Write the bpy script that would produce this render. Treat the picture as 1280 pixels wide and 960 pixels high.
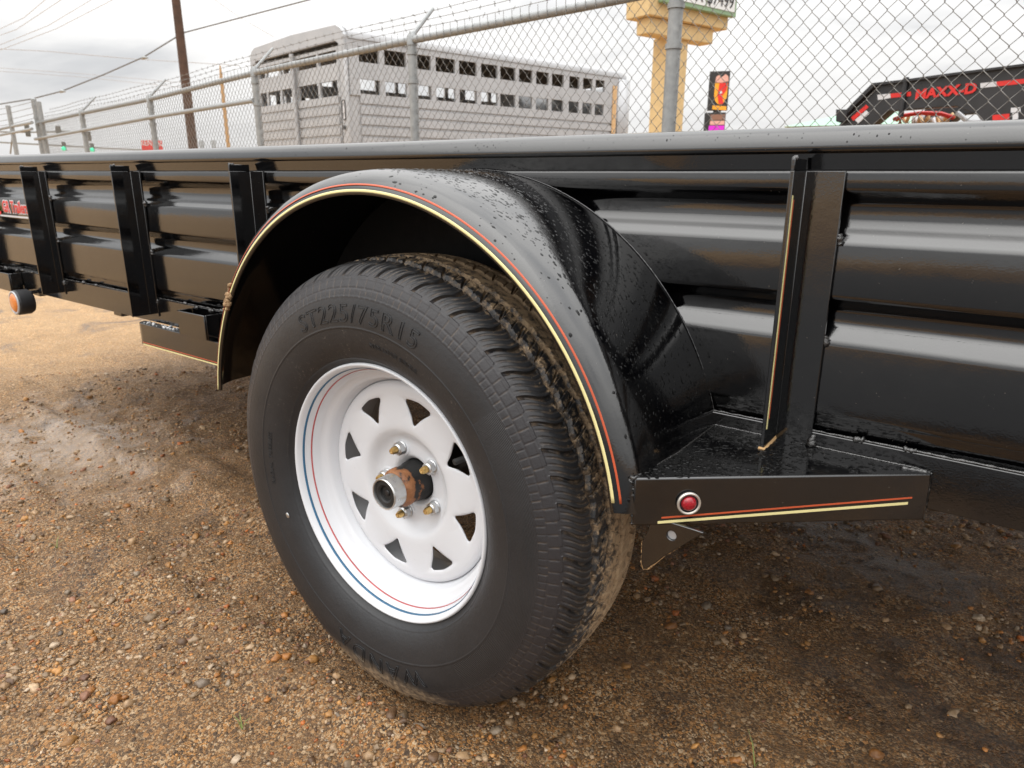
import bpy, bmesh, math, random
import numpy as np
from mathutils import Vector, Matrix

random.seed(7)
RNG = np.random.default_rng(11)
for o in list(bpy.data.objects):
    bpy.data.objects.remove(o, do_unlink=True)
SC = bpy.context.scene
COL = SC.collection
R = math.radians

# ------------------------------------------------------------------ camera
F_PX = 884.14
CAM = np.array([0.7543, -0.6671, 0.8202])
YAW, PITCH, ROLL = 0.6460, 0.28645, 0.0041


def cam_axes():
    cy, sy, cp, sp = math.cos(YAW), math.sin(YAW), math.cos(PITCH), math.sin(PITCH)
    f = np.array([-sy * cp, cy * cp, -sp]); r = np.array([cy, sy, 0.0]); u = np.cross(r, f)
    cr, sr = math.cos(ROLL), math.sin(ROLL)
    return cr * r + sr * u, -sr * r + cr * u, f


RX, UX, FX = cam_axes()
cam_d = bpy.data.cameras.new("camera")
cam = bpy.data.objects.new("camera", cam_d); COL.objects.link(cam)
cam.matrix_world = Matrix(((RX[0], UX[0], -FX[0], CAM[0]), (RX[1], UX[1], -FX[1], CAM[1]),
                           (RX[2], UX[2], -FX[2], CAM[2]), (0, 0, 0, 1)))
cam_d.sensor_width = 36.0
cam_d.lens = F_PX / 1280 * 36
cam_d.clip_start = 0.02
cam_d.clip_end = 2000
cam_d.dof.use_dof = True
cam_d.dof.focus_distance = 1.0
cam_d.dof.aperture_fstop = 11
SC.camera = cam

# ------------------------------------------------------------------ world: overcast sky
SUN_EL, SUN_AZ = 52, 200     # soft sun behind the cloud, behind the photographer
w = bpy.data.worlds.new("World"); SC.world = w; w.use_nodes = True
nt = w.node_tree; nt.nodes.clear()


def N(nt, typ, **kw):
    n = nt.nodes.new(typ)
    for k, v in kw.items():
        if k.startswith('i_'):
            n.inputs[k[2:]].default_value = v
        elif isinstance(k, str):
            setattr(n, k, v)
    return n


def L(nt, a, b):
    nt.links.new(a, b)


def setin(n, **kw):
    for k, v in kw.items():
        n.inputs[k].default_value = v


def ramp(nt, fac, stops, interp='LINEAR'):
    n = nt.nodes.new('ShaderNodeValToRGB')
    n.color_ramp.interpolation = interp
    el = n.color_ramp.elements
    while len(el) < len(stops):
        el.new(0.5)
    for e, (p, c) in zip(el, stops):
        e.position = p
        e.color = (*c, 1) if len(c) == 3 else c
    if fac is not None:
        nt.links.new(fac, n.inputs[0])
    return n


def math_n(nt, op, a, b=None, c=None, clamp=False):
    n = nt.nodes.new('ShaderNodeMath'); n.operation = op; n.use_clamp = clamp
    for i, v in enumerate((a, b, c)):
        if v is None:
            continue
        if isinstance(v, (int, float)):
            n.inputs[i].default_value = v
        else:
            nt.links.new(v, n.inputs[i])
    return n.outputs[0]


def mix_n(nt, fac, a, b, blend='MIX'):
    n = nt.nodes.new('ShaderNodeMix'); n.data_type = 'RGBA'; n.blend_type = blend
    if isinstance(fac, (int, float)):
        n.inputs[0].default_value = fac
    else:
        nt.links.new(fac, n.inputs[0])
    for s, v in ((n.inputs[6], a), (n.inputs[7], b)):
        if isinstance(v, (tuple, list)):
            s.default_value = (*v, 1) if len(v) == 3 else v
        else:
            nt.links.new(v, s)
    return n.outputs[2]


tc = N(nt, 'ShaderNodeTexCoord')
sky = N(nt, 'ShaderNodeTexSky'); sky.sky_type = 'NISHITA'; sky.sun_disc = False
sky.sun_elevation = R(SUN_EL); sky.sun_rotation = R(SUN_AZ)
bw = N(nt, 'ShaderNodeRGBToBW'); L(nt, sky.outputs[0], bw.inputs[0])
sep = N(nt, 'ShaderNodeSeparateXYZ'); L(nt, tc.outputs['Generated'], sep.inputs[0])
up = math_n(nt, 'MAXIMUM', sep.outputs[2], 0.0)
# clouds: stretch flat layers towards the horizon
den = math_n(nt, 'ADD', up, 0.22)
cx = math_n(nt, 'DIVIDE', sep.outputs[0], den); cyy = math_n(nt, 'DIVIDE', sep.outputs[1], den)
comb = N(nt, 'ShaderNodeCombineXYZ'); L(nt, cx, comb.inputs[0]); L(nt, cyy, comb.inputs[1])
noi = N(nt, 'ShaderNodeTexNoise'); setin(noi, Scale=0.95, Detail=6.0, Roughness=0.55, Distortion=0.4)
L(nt, comb.outputs[0], noi.inputs['Vector'])
cl = ramp(nt, noi.outputs[0], [(0.34, (0.63, 0.64, 0.655)), (0.48, (0.88, 0.876, 0.87)), (0.62, (0.985, 0.98, 0.97))])
# an overcast sky is about three times brighter overhead than at the horizon
grad = math_n(nt, 'MULTIPLY_ADD', math_n(nt, 'POWER', up, 1.35), 3.7, 0.93)
g3 = N(nt, 'ShaderNodeVectorMath'); g3.operation = 'SCALE'
L(nt, cl.outputs[0], g3.inputs[0]); L(nt, grad, g3.inputs['Scale'])
nsk = math_n(nt, 'MULTIPLY', bw.outputs[0], 0.10)
skyc = mix_n(nt, 0.10, g3.outputs[0], nsk)
bg = N(nt, 'ShaderNodeBackground'); L(nt, skyc, bg.inputs[0]); bg.inputs[1].default_value = 1.0
out = N(nt, 'ShaderNodeOutputWorld'); L(nt, bg.outputs[0], out.inputs[0])

sun_d = bpy.data.lights.new("sun", 'SUN'); sun_d.energy = 0.6; sun_d.angle = R(70); sun_d.color = (1, 0.96, 0.9)
sun = bpy.data.objects.new("sun", sun_d); COL.objects.link(sun)
_az = R(SUN_AZ)
sd = Vector((math.sin(_az) * math.cos(R(SUN_EL)), math.cos(_az) * math.cos(R(SUN_EL)), math.sin(R(SUN_EL))))
sun.rotation_euler = sd.to_track_quat('Z', 'Y').to_euler()
sun.location = (0, -3, 6)
SC.view_settings.view_transform = 'Standard'
SC.view_settings.look = 'None'
SC.view_settings.gamma = 1
SC.view_settings.exposure = 0.0
SC.view_settings.use_curve_mapping = False

# ------------------------------------------------------------------ pixel helpers (photo pixel -> direction)


def ray(x, y):
    return FX + (x - 640) / F_PX * RX - (y - 480) / F_PX * UX


def aty(x, y, Y):
    d = ray(x, y); return CAM + (Y - CAM[1]) / d[1] * d


def atz(x, y, Z):
    d = ray(x, y); return CAM + (Z - CAM[2]) / d[2] * d


def atd(x, y, D):
    d = ray(x, y); return CAM + d / math.hypot(d[0], d[1]) * D


def atplane(x, y, P, n):
    d = ray(x, y); n = np.array([n[0], n[1], 0.0]); P = np.array([P[0], P[1], 0.0])
    t = ((P - CAM) @ n) / (d @ n); return CAM + t * d


# ------------------------------------------------------------------ mesh helpers
OFF = {}


class MB:
    def __init__(s):
        s.v = []; s.f = []

    def add(s, verts, faces):
        b = len(s.v)
        s.v.extend([tuple(map(float, q)) for q in verts]); s.f.extend([tuple(i + b for i in q) for q in faces])
        return s

    def box(s, a, b):
        (x0, y0, z0), (x1, y1, z1) = a, b
        s.add([(x0, y0, z0), (x1, y0, z0), (x1, y1, z0), (x0, y1, z0), (x0, y0, z1), (x1, y0, z1), (x1, y1, z1), (x0, y1, z1)],
              [(0, 3, 2, 1), (4, 5, 6, 7), (0, 1, 5, 4), (1, 2, 6, 5), (2, 3, 7, 6), (3, 0, 4, 7)]); return s

    def obox(s, o, ex, ey, ez):
        """box from corner o with edge vectors"""
        o, ex, ey, ez = map(np.array, (o, ex, ey, ez))
        vs = [o, o + ex, o + ex + ey, o + ey, o + ez, o + ex + ez, o + ex + ey + ez, o + ey + ez]
        fl = [(0, 3, 2, 1), (4, 5, 6, 7), (0, 1, 5, 4), (1, 2, 6, 5), (2, 3, 7, 6), (3, 0, 4, 7)]
        if np.dot(np.cross(ex, ey), ez) < 0:
            fl = [q[::-1] for q in fl]
        s.add(vs, fl); return s

    def prism(s, poly, ext):
        """planar polygon (list of 3d pts) extruded by vector ext"""
        n = len(poly); P = [np.array(q, float) for q in poly]; e = np.array(ext, float)
        nn = sum((np.cross(P[i] - P[0], P[(i + 1) % n] - P[0]) for i in range(1, n - 1)), np.zeros(3))
        if nn @ e > 0:
            P = P[::-1]
        s.add(P + [q + e for q in P], [tuple(range(n)), tuple(range(2 * n - 1, n - 1, -1))] +
              [(i, i + n, (i + 1) % n + n, (i + 1) % n) for i in range(n)])
        return s

    def tube(s, pts, r, n=8, caps=True):
        P = [np.array(q, float) for q in pts]; m = len(P)
        rr = r if hasattr(r, '__len__') else [r] * m
        vs = []; ref = None
        for i in range(m):
            t = P[min(i + 1, m - 1)] - P[max(i - 1, 0)]; t = t / (np.linalg.norm(t) + 1e-12)
            if ref is None:
                ref = np.array([0, 0, 1.0]) if abs(t[2]) < 0.9 else np.array([1.0, 0, 0])
            a = np.cross(t, ref); a /= np.linalg.norm(a) + 1e-12; b = np.cross(t, a); ref = np.cross(a, t) if False else ref
            for k in range(n):
                an = 2 * math.pi * k / n
                vs.append(P[i] + rr[i] * (math.cos(an) * a + math.sin(an) * b))
        fs = []
        for i in range(m - 1):
            for k in range(n):
                fs.append((i * n + k, i * n + (k + 1) % n, (i + 1) * n + (k + 1) % n, (i + 1) * n + k))
        if caps:
            fs.append(tuple(range(n))[::-1]); fs.append(tuple(range((m - 1) * n, m * n)))
        s.add(vs, fs); return s

    def lathe(s, prof, c, n=64, a0=0.0, a1=2 * math.pi):
        """profile [(y, r)] about the axis through c along Y"""
        full = abs(a1 - a0 - 2 * math.pi) < 1e-6; m = len(prof); k = n if full else n + 1
        vs = []
        for i in range(k):
            a = a0 + (a1 - a0) * i / n
            for (y, r) in prof:
                vs.append((c[0] + r * math.cos(a), c[1] + y, c[2] + r * math.sin(a)))
        fs = []
        for i in range(n):
            j = (i + 1) % k
            for q in range(m - 1):
                fs.append((i * m + q, j * m + q, j * m + q + 1, i * m + q + 1))
        s.add(vs, fs); return s

    def sweep_x(s, prof, x0, x1, close=False):
        """profile [(y, z)] extruded along x"""
        m = len(prof)
        vs = [(x0, y, z) for y, z in prof] + [(x1, y, z) for y, z in prof]
        fs = [(i, (i + 1) % m, (i + 1) % m + m, i + m) for i in range(m if close else m - 1)]
        if close:
            fs += [tuple(range(m))[::-1], tuple(range(m, 2 * m))]
        s.add(vs, fs); return s

    def mesh(s, name, off=(0, 0, 0), recalc=True):
        me = bpy.data.meshes.new(name)
        v = np.array(s.v) - np.array(off)
        me.from_pydata(v.tolist(), [], s.f)
        if recalc:
            bm = bmesh.new(); bm.from_mesh(me); bmesh.ops.recalc_face_normals(bm, faces=bm.faces); bm.to_mesh(me); bm.free()
        me.update()
        return me

    def build(s, name, mat, parent=None, smooth=False, bevel=0, seg=2, solid=0, recalc=True, angle=35):
        off = OFF.get(parent.name, (0, 0, 0)) if parent else (0, 0, 0)
        me = s.mesh(name, off, recalc)
        return link(name, me, mat, parent, smooth, bevel, seg, solid, angle)


def link(name, me, mat, parent=None, smooth=False, bevel=0, seg=2, solid=0, angle=35):
    o = bpy.data.objects.new(name, me); COL.objects.link(o)
    if mat is not None:
        me.materials.append(mat)
    if parent:
        o.parent = parent
        OFF[o.name] = OFF.get(parent.name, (0, 0, 0))
    if smooth:
        me.polygons.foreach_set('use_smooth', [True] * len(me.polygons))
        if smooth == 'auto':
            me.set_sharp_from_angle(angle=R(angle))
    if solid:
        m = o.modifiers.new('solid', 'SOLIDIFY'); m.thickness = abs(solid); m.offset = 1 if solid > 0 else -1
    if bevel:
        m = o.modifiers.new('bevel', 'BEVEL'); m.width = bevel; m.segments = seg; m.limit_method = 'ANGLE'; m.angle_limit = R(angle)
        m.harden_normals = False
        me.polygons.foreach_set('use_smooth', [True] * len(me.polygons))
        me.set_sharp_from_angle(angle=R(40))
    return o


def thing(name, label, cat, loc=(0, 0, 0), group=None):
    o = bpy.data.objects.new(name, None); COL.objects.link(o); o.location = loc
    o.empty_display_size = 0.1
    OFF[o.name] = tuple(loc)
    return tag(o, label, cat, group)


def tag(o, label, cat, group=None):
    o['label'] = label; o['category'] = cat
    if group:
        o['group'] = group
    return o


def kind(o, k):
    o['kind'] = k; return o


def text_mesh(body, size, depth=0.0, outline=0.0, bold=0.0, res=3, space=1.0):
    cu = bpy.data.curves.new('lettering', 'FONT'); cu.body = body; cu.size = size; cu.resolution_u = res
    cu.align_x = 'CENTER'; cu.align_y = 'CENTER'; cu.space_character = space
    if outline:
        cu.fill_mode = 'NONE'; cu.bevel_depth = outline; cu.bevel_resolution = 0
    else:
        cu.fill_mode = 'FRONT' if depth == 0 else 'BOTH'; cu.extrude = depth
    if bold:
        cu.offset = bold
    ob = bpy.data.objects.new('lettering', cu); COL.objects.link(ob)
    dg = bpy.context.evaluated_depsgraph_get(); dg.update()
    me = bpy.data.meshes.new_from_object(ob.evaluated_get(dg))
    bpy.data.objects.remove(ob, do_unlink=True)
    return me


def map_mesh(me, fn):
    n = len(me.vertices); a = np.zeros(n * 3); me.vertices.foreach_get('co', a); a = a.reshape(-1, 3)
    b = np.array(fn(a)); me.vertices.foreach_set('co', b.ravel()); me.update(); return me


# ------------------------------------------------------------------ materials
def mat_base(name):
    m = bpy.data.materials.new(name); m.use_nodes = True
    t = m.node_tree; b = t.nodes['Principled BSDF']
    return m, t, b


def obj_co(t):
    c = t.nodes.new('ShaderNodeTexCoord'); return c.outputs['Object']


def noise(t, co, scale, detail=3.0, rough=0.5, dist=0.0):
    n = t.nodes.new('ShaderNodeTexNoise'); setin(n, Scale=scale, Detail=detail, Roughness=rough, Distortion=dist)
    t.links.new(co, n.inputs['Vector']); return n.outputs[0]


def bump(t, b, h, strength, dist, prev=None):
    n = t.nodes.new('ShaderNodeBump'); n.inputs['Strength'].default_value = strength; n.inputs['Distance'].default_value = dist
    t.links.new(h, n.inputs['Height'])
    if prev is not None:
        t.links.new(prev, n.inputs['Normal'])
    if b is not None:
        t.links.new(n.outputs[0], b.inputs['Normal'])
    return n.outputs[0]


def plain(name, col, rough=0.5, metal=0.0, var=0.15, scale=20.0, bumps=0.0, ior=1.5, coat=0.0, spec=None):
    m, t, b = mat_base(name)
    co = obj_co(t)
    f = noise(t, co, scale, 5.0, 0.6)
    lo = tuple(c * (1 - var) for c in col); hi = tuple(min(1, c * (1 + var)) for c in col)
    r = ramp(t, f, [(0.3, lo), (0.7, hi)])
    t.links.new(r.outputs[0], b.inputs['Base Color'])
    rr = math_n(t, 'MULTIPLY_ADD', f, 0.25, rough - 0.12)
    t.links.new(rr, b.inputs['Roughness'])
    setin(b, Metallic=metal, IOR=ior)
    if coat:
        b.inputs['Coat Weight'].default_value = coat; b.inputs['Coat Roughness'].default_value = 0.08
    if bumps:
        bump(t, b, noise(t, co, scale * 6, 3.0), bumps, 0.002)
    return m


def black_paint():
    m, t, b = mat_base('black_gloss_paint')
    co = obj_co(t)
    big = noise(t, co, 6.0, 4.0)
    fine = noise(t, co, 420.0, 2.0)
    mid = noise(t, co, 48.0, 2.0)
    wave = noise(t, co, 9.0, 2.0)
    dust = noise(t, co, 5.0, 8.0, 0.75, 0.5)
    speck = noise(t, co, 300.0, 2.0, 0.5)
    r = ramp(t, dust, [(0.5, (0.0012, 0.0012, 0.0016)), (0.80, (0.006, 0.0055, 0.005))])
    sp = ramp(t, speck, [(0.755, (0, 0, 0)), (0.78, (1, 1, 1))])
    t.links.new(mix_n(t, math_n(t, 'MULTIPLY', sp.outputs[0], 0.7), r.outputs[0], (0.09, 0.075, 0.06)), b.inputs['Base Color'])
    rr = math_n(t, 'ADD', math_n(t, 'MULTIPLY_ADD', big, 0.12, 0.03), math_n(t, 'MULTIPLY', sp.outputs[0], 0.3))
    t.links.new(rr, b.inputs['Roughness'])
    b.inputs['IOR'].default_value = 1.87
    n0 = bump(t, None, wave, 0.12, 0.006)
    n1 = bump(t, None, mid, 0.05, 0.003, n0)
    bump(t, b, fine, 0.13, 0.0005, n1)
    return m


M = {}
M['black'] = black_paint()
M['drop'] = plain('water_drop', (0.003, 0.003, 0.003), 0.16, var=0.1, ior=1.36)
M['yellow'] = plain('cream_yellow_pinstripe', (0.74, 0.66, 0.32), 0.35, var=0.05)
M['orange'] = plain('orange_red_pinstripe', (0.50, 0.085, 0.03), 0.35, var=0.06)
M['weld'] = plain('painted_weld', (0.018, 0.017, 0.016), 0.24, var=0.5, scale=150, ior=1.9, bumps=0.4)
M['white'] = plain('white_wheel_paint', (0.68, 0.685, 0.70), 0.28, var=0.02, scale=14, ior=1.5, coat=0.35)
def white_paint():
    m, t, b = mat_base('white_wheel_paint')
    co = obj_co(t)
    n1 = noise(t, co, 7.0, 3.0); n2 = noise(t, co, 140.0, 6.0, 0.7); n3 = noise(t, co, 22.0, 4.0)
    sp = math_n(t, 'MULTIPLY', ramp(t, n2, [(0.68, (0, 0, 0)), (0.74, (1, 1, 1))]).outputs[0], ramp(t, n3, [(0.52, (0, 0, 0)), (0.62, (1, 1, 1))]).outputs[0])
    c = mix_n(t, n1, (0.66, 0.675, 0.71), (0.69, 0.70, 0.72))
    t.links.new(mix_n(t, math_n(t, 'MULTIPLY', sp, 0.55), c, (0.30, 0.26, 0.22)), b.inputs['Base Color'])
    setin(b, Roughness=0.24, IOR=1.5)
    return m


M['white'] = white_paint()
M['blue_line'] = plain('blue_pinstripe', (0.03, 0.13, 0.24), 0.35)
M['red_line'] = plain('red_pinstripe', (0.50, 0.10, 0.10), 0.35)
M['zinc'] = plain('zinc_plated_steel', (0.60, 0.61, 0.61), 0.30, metal=0.9, scale=60, var=0.12)
M['brass'] = plain('yellow_zinc_stud', (0.62, 0.42, 0.16), 0.32, metal=0.85, scale=200, var=0.3)
M['rubber'] = plain('black_rubber_small', (0.012, 0.012, 0.012), 0.55)
M['galv'] = plain('galvanised_steel', (0.30, 0.31, 0.31), 0.5, metal=0.35, scale=30, var=0.18)
M['galv_wire'] = plain('galvanised_wire', (0.22, 0.21, 0.195), 0.5, metal=0.3, scale=8, var=0.2)
M['alu'] = plain('dull_aluminium', (0.46, 0.465, 0.475), 0.42, metal=0.4, scale=5, var=0.08)
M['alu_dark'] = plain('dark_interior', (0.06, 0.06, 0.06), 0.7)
M['stucco'] = plain('ochre_stucco', (0.60, 0.44, 0.225), 0.85, var=0.08, scale=12, bumps=0.3)
M['signgreen'] = plain('green_trim', (0.22, 0.34, 0.20), 0.5)
M['signwhite'] = plain('white_sign_face', (0.72, 0.74, 0.74), 0.4, var=0.05)
M['ink'] = plain('black_letters', (0.01, 0.01, 0.01), 0.5)
M['satin_black'] = plain('satin_black_paint', (0.022, 0.022, 0.024), 0.38, var=0.3, scale=4)
M['red'] = plain('red_vinyl', (0.66, 0.025, 0.02), 0.4, var=0.08)
M['tape_white'] = plain('white_reflective_tape', (0.62, 0.62, 0.64), 0.4, var=0.1)
M['wood_pole'] = plain('brown_creosote_wood', (0.075, 0.042, 0.028), 0.85, var=0.35, scale=5)
M['tan_wood'] = plain('tan_wood', (0.42, 0.26, 0.12), 0.8)
M['cable'] = plain('grey_cable', (0.16, 0.16, 0.16), 0.6)
M['pale_cable'] = plain('pale_aluminium_cable', (0.42, 0.42, 0.43), 0.5)
M['signal'] = plain('signal_housing', (0.10, 0.10, 0.09), 0.6)
M['green_roof'] = plain('pale_green_metal_roof', (0.28, 0.44, 0.34), 0.5, var=0.06)
M['wall'] = plain('beige_wall', (0.45, 0.40, 0.33), 0.8)
M['deck'] = plain('deck_boards', (0.22, 0.14, 0.08), 0.85, var=0.3)
M['undercoat'] = plain('matt_black_undercoat', (0.006, 0.006, 0.006), 0.8, bumps=.3, scale=60)
M['magenta'] = plain('magenta_panel', (0.62, 0.02, 0.60), 0.5)
M['amber_y'] = plain('yellow_orange_panel', (0.80, 0.36, 0.02), 0.5)
M['pinkish'] = plain('pale_pink_print', (0.65, 0.36, 0.30), 0.5)
M['brownish'] = plain('brown_print', (0.24, 0.12, 0.08), 0.5)
M['skin_tan'] = plain('tan_panel', (0.62, 0.40, 0.20), 0.6)
M['lime'] = plain('lime_vinyl', (0.35, 0.55, 0.05), 0.4)
M['mud'] = plain('dried_mud', (0.30, 0.19, 0.10), 0.95, var=0.35, scale=120, bumps=0.6)
M['grass'] = plain('grass_blade', (0.16, 0.19, 0.05), 0.6, var=0.3)
M['chrome'] = plain('lamp_bezel', (0.62, 0.58, 0.52), 0.32, metal=0.7)


def lens_mat(name, col, glow=0.0):
    m, t, b = mat_base(name)
    co = obj_co(t)
    v = t.nodes.new('ShaderNodeTexVoronoi'); v.inputs['Scale'].default_value = 380
    t.links.new(co, v.inputs['Vector'])
    r = ramp(t, v.outputs['Distance'], [(0.0, col), (0.9, tuple(c * 0.55 for c in col))])
    t.links.new(r.outputs[0], b.inputs['Base Color'])
    setin(b, Roughness=0.12)
    b.inputs['Coat Weight'].default_value = 0.5
    bump(t, b, v.outputs['Distance'], 0.3, 0.0006)
    if glow:
        b.inputs['Emission Color'].default_value = (*col, 1); b.inputs['Emission Strength'].default_value = glow
    return m


M['red_lens'] = lens_mat('red_lens', (0.42, 0.010, 0.022))
M['amber_lens'] = lens_mat('amber_lens', (0.85, 0.24, 0.03))
M['green_lit'] = lens_mat('lit_green_signal', (0.02, 0.75, 0.40), 1.0)


def hub_mat():
    m, t, b = mat_base('rusty_hub')
    co = obj_co(t)
    f = noise(t, co, 55.0, 6.0, 0.6, 0.3)
    sp_ = t.nodes.new('ShaderNodeSeparateXYZ'); t.links.new(co, sp_.inputs[0])
    k = math_n(t, 'MULTIPLY_ADD', sp_.outputs[1], -9.0, 0.50)     # rustier towards the cap
    fac = math_n(t, 'ADD', f, k, clamp=True)
    r = ramp(t, fac, [(0.56, (0.012, 0.012, 0.012)), (0.62, (0.22, 0.085, 0.03)), (0.85, (0.36, 0.16, 0.065))])
    t.links.new(r.outputs[0], b.inputs['Base Color']); setin(b, Roughness=0.55)
    bump(t, b, f, 0.3, 0.001)
    return m


M['hub'] = hub_mat()


def tyre_mat():
    m, t, b = mat_base('tyre_rubber')
    co = obj_co(t)
    s = t.nodes.new('ShaderNodeSeparateXYZ'); t.links.new(co, s.inputs[0])
    zz = math_n(t, 'SUBTRACT', s.outputs[2], 0.35)
    r2 = math_n(t, 'SQRT', math_n(t, 'ADD', math_n(t, 'MULTIPLY', s.outputs[0], s.outputs[0]), math_n(t, 'MULTIPLY', zz, zz)))
    n1 = noise(t, co, 9.0, 6.0, 0.65); n2 = noise(t, co, 90.0, 5.0, 0.7); n3 = noise(t, co, 28.0, 5.0, 0.65)
    base = ramp(t, n1, [(0.3, (0.0145, 0.015, 0.0165)), (0.7, (0.023, 0.0235, 0.0255))])
    # a faint reddish bloom on the shoulder
    sh = ramp(t, r2, [(0.300, (0, 0, 0)), (0.316, (1, 1, 1)), (0.338, (1, 1, 1)), (0.348, (0, 0, 0))])
    shm = math_n(t, 'MULTIPLY', sh.outputs[0], 0.45)
    c1 = mix_n(t, shm, base.outputs[0], (0.034, 0.029, 0.031))
    # light scuffs
    sc = ramp(t, n2, [(0.62, (0, 0, 0)), (0.80, (1, 1, 1))])
    scn = math_n(t, 'MULTIPLY', sc.outputs[0], ramp(t, n3, [(0.46, (0, 0, 0)), (0.64, (1, 1, 1))]).outputs[0])
    ringm = math_n(t, 'MULTIPLY', math_n(t, 'COMPARE', r2, 0.238, 0.022), math_n(t, 'MULTIPLY_ADD', zz, 6.0, 0.2, clamp=True))
    sc2 = math_n(t, 'MULTIPLY', ramp(t, noise(t, co, 240.0, 4.0, 0.7), [(0.57, (0, 0, 0)), (0.66, (1, 1, 1))]).outputs[0], ramp(t, noise(t, co, 34.0, 4.0, 0.6), [(0.48, (0, 0, 0)), (0.62, (1, 1, 1))]).outputs[0])
    scf = math_n(t, 'ADD', math_n(t, 'MULTIPLY', scn, 0.5), math_n(t, 'MULTIPLY', math_n(t, 'MULTIPLY', sc2, ringm), 0.7), clamp=True)
    c2 = mix_n(t, scf, c1, (0.13, 0.115, 0.10))
    # mud on the inner half of the tread and where the tyre meets the ground
    yb = math_n(t, 'MULTIPLY_ADD', s.outputs[1], 14.0, -0.70)
    rb = ramp(t, r2, [(0.330, (0, 0, 0)), (0.347, (1, 1, 1))])
    zb = math_n(t, 'MULTIPLY_ADD', s.outputs[2], -11.0, 0.70)
    zb2 = math_n(t, 'MAXIMUM', zb, 0.0)
    mk = math_n(t, 'ADD', math_n(t, 'MULTIPLY', math_n(t, 'ADD', yb, math_n(t, 'MULTIPLY_ADD', n2, 3.4, -1.7)), rb.outputs[0]),
                math_n(t, 'MULTIPLY', zb2, math_n(t, 'MULTIPLY_ADD', n2, 5.0, -1.2)))
    mk = math_n(t, 'MULTIPLY', mk, 1.6, clamp=True)
    mudc = ramp(t, n2, [(0.3, (0.24, 0.16, 0.09)), (0.7, (0.52, 0.37, 0.22))])
    c3 = mix_n(t, math_n(t, 'MULTIPLY', mk, 0.85), c2, mudc.outputs[0])
    # dust caught in grooves (attribute written with the tread)
    at = t.nodes.new('ShaderNodeAttribute'); at.attribute_name = 'groove'
    gm = math_n(t, 'MULTIPLY', at.outputs['Fac'], ramp(t, n2, [(0.40, (0, 0, 0)), (0.60, (1, 1, 1))]).outputs[0])
    c4 = mix_n(t, math_n(t, 'MULTIPLY', gm, 0.5), c3, (0.36, 0.25, 0.15))
    t.links.new(c4, b.inputs['Base Color'])
    rg = math_n(t, 'MULTIPLY_ADD', mk, 0.4, 0.46)
    t.links.new(rg, b.inputs['Roughness'])
    nb = bump(t, None, n2, 0.45, 0.0016)
    # fine ridges moulded into one sector of the sidewall
    ang = math_n(t, 'ARCTAN2', zz, s.outputs[0])
    rid = math_n(t, 'SINE', math_n(t, 'MULTIPLY', math_n(t, 'ADD', r2, math_n(t, 'MULTIPLY', ang, 0.03)), 3000.0))
    sect = math_n(t, 'MULTIPLY', math_n(t, 'COMPARE', ang, -0.12, 0.80), math_n(t, 'COMPARE', r2, 0.288, 0.021))
    bump(t, b, math_n(t, 'MULTIPLY', rid, sect), 0.5, 0.0005, nb)
    return m


M['tyre'] = tyre_mat()

# pebble colours come from a vertex colour layer
m, t, b = mat_base('pebbles')
at = t.nodes.new('ShaderNodeAttribute'); at.attribute_name = 'Col'
co = obj_co(t); nn = noise(t, co, 160.0, 4.0, 0.6)
cc = mix_n(t, 1.0, at.outputs['Color'], ramp(t, nn, [(0.3, (0.55, 0.52, 0.48)), (0.7, (1.0, 1.0, 1.0))]).outputs[0], 'MULTIPLY')
t.links.new(cc, b.inputs['Base Color']); setin(b, Roughness=0.5)
bump(t, b, nn, 0.3, 0.0015)
M['pebble'] = m


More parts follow.
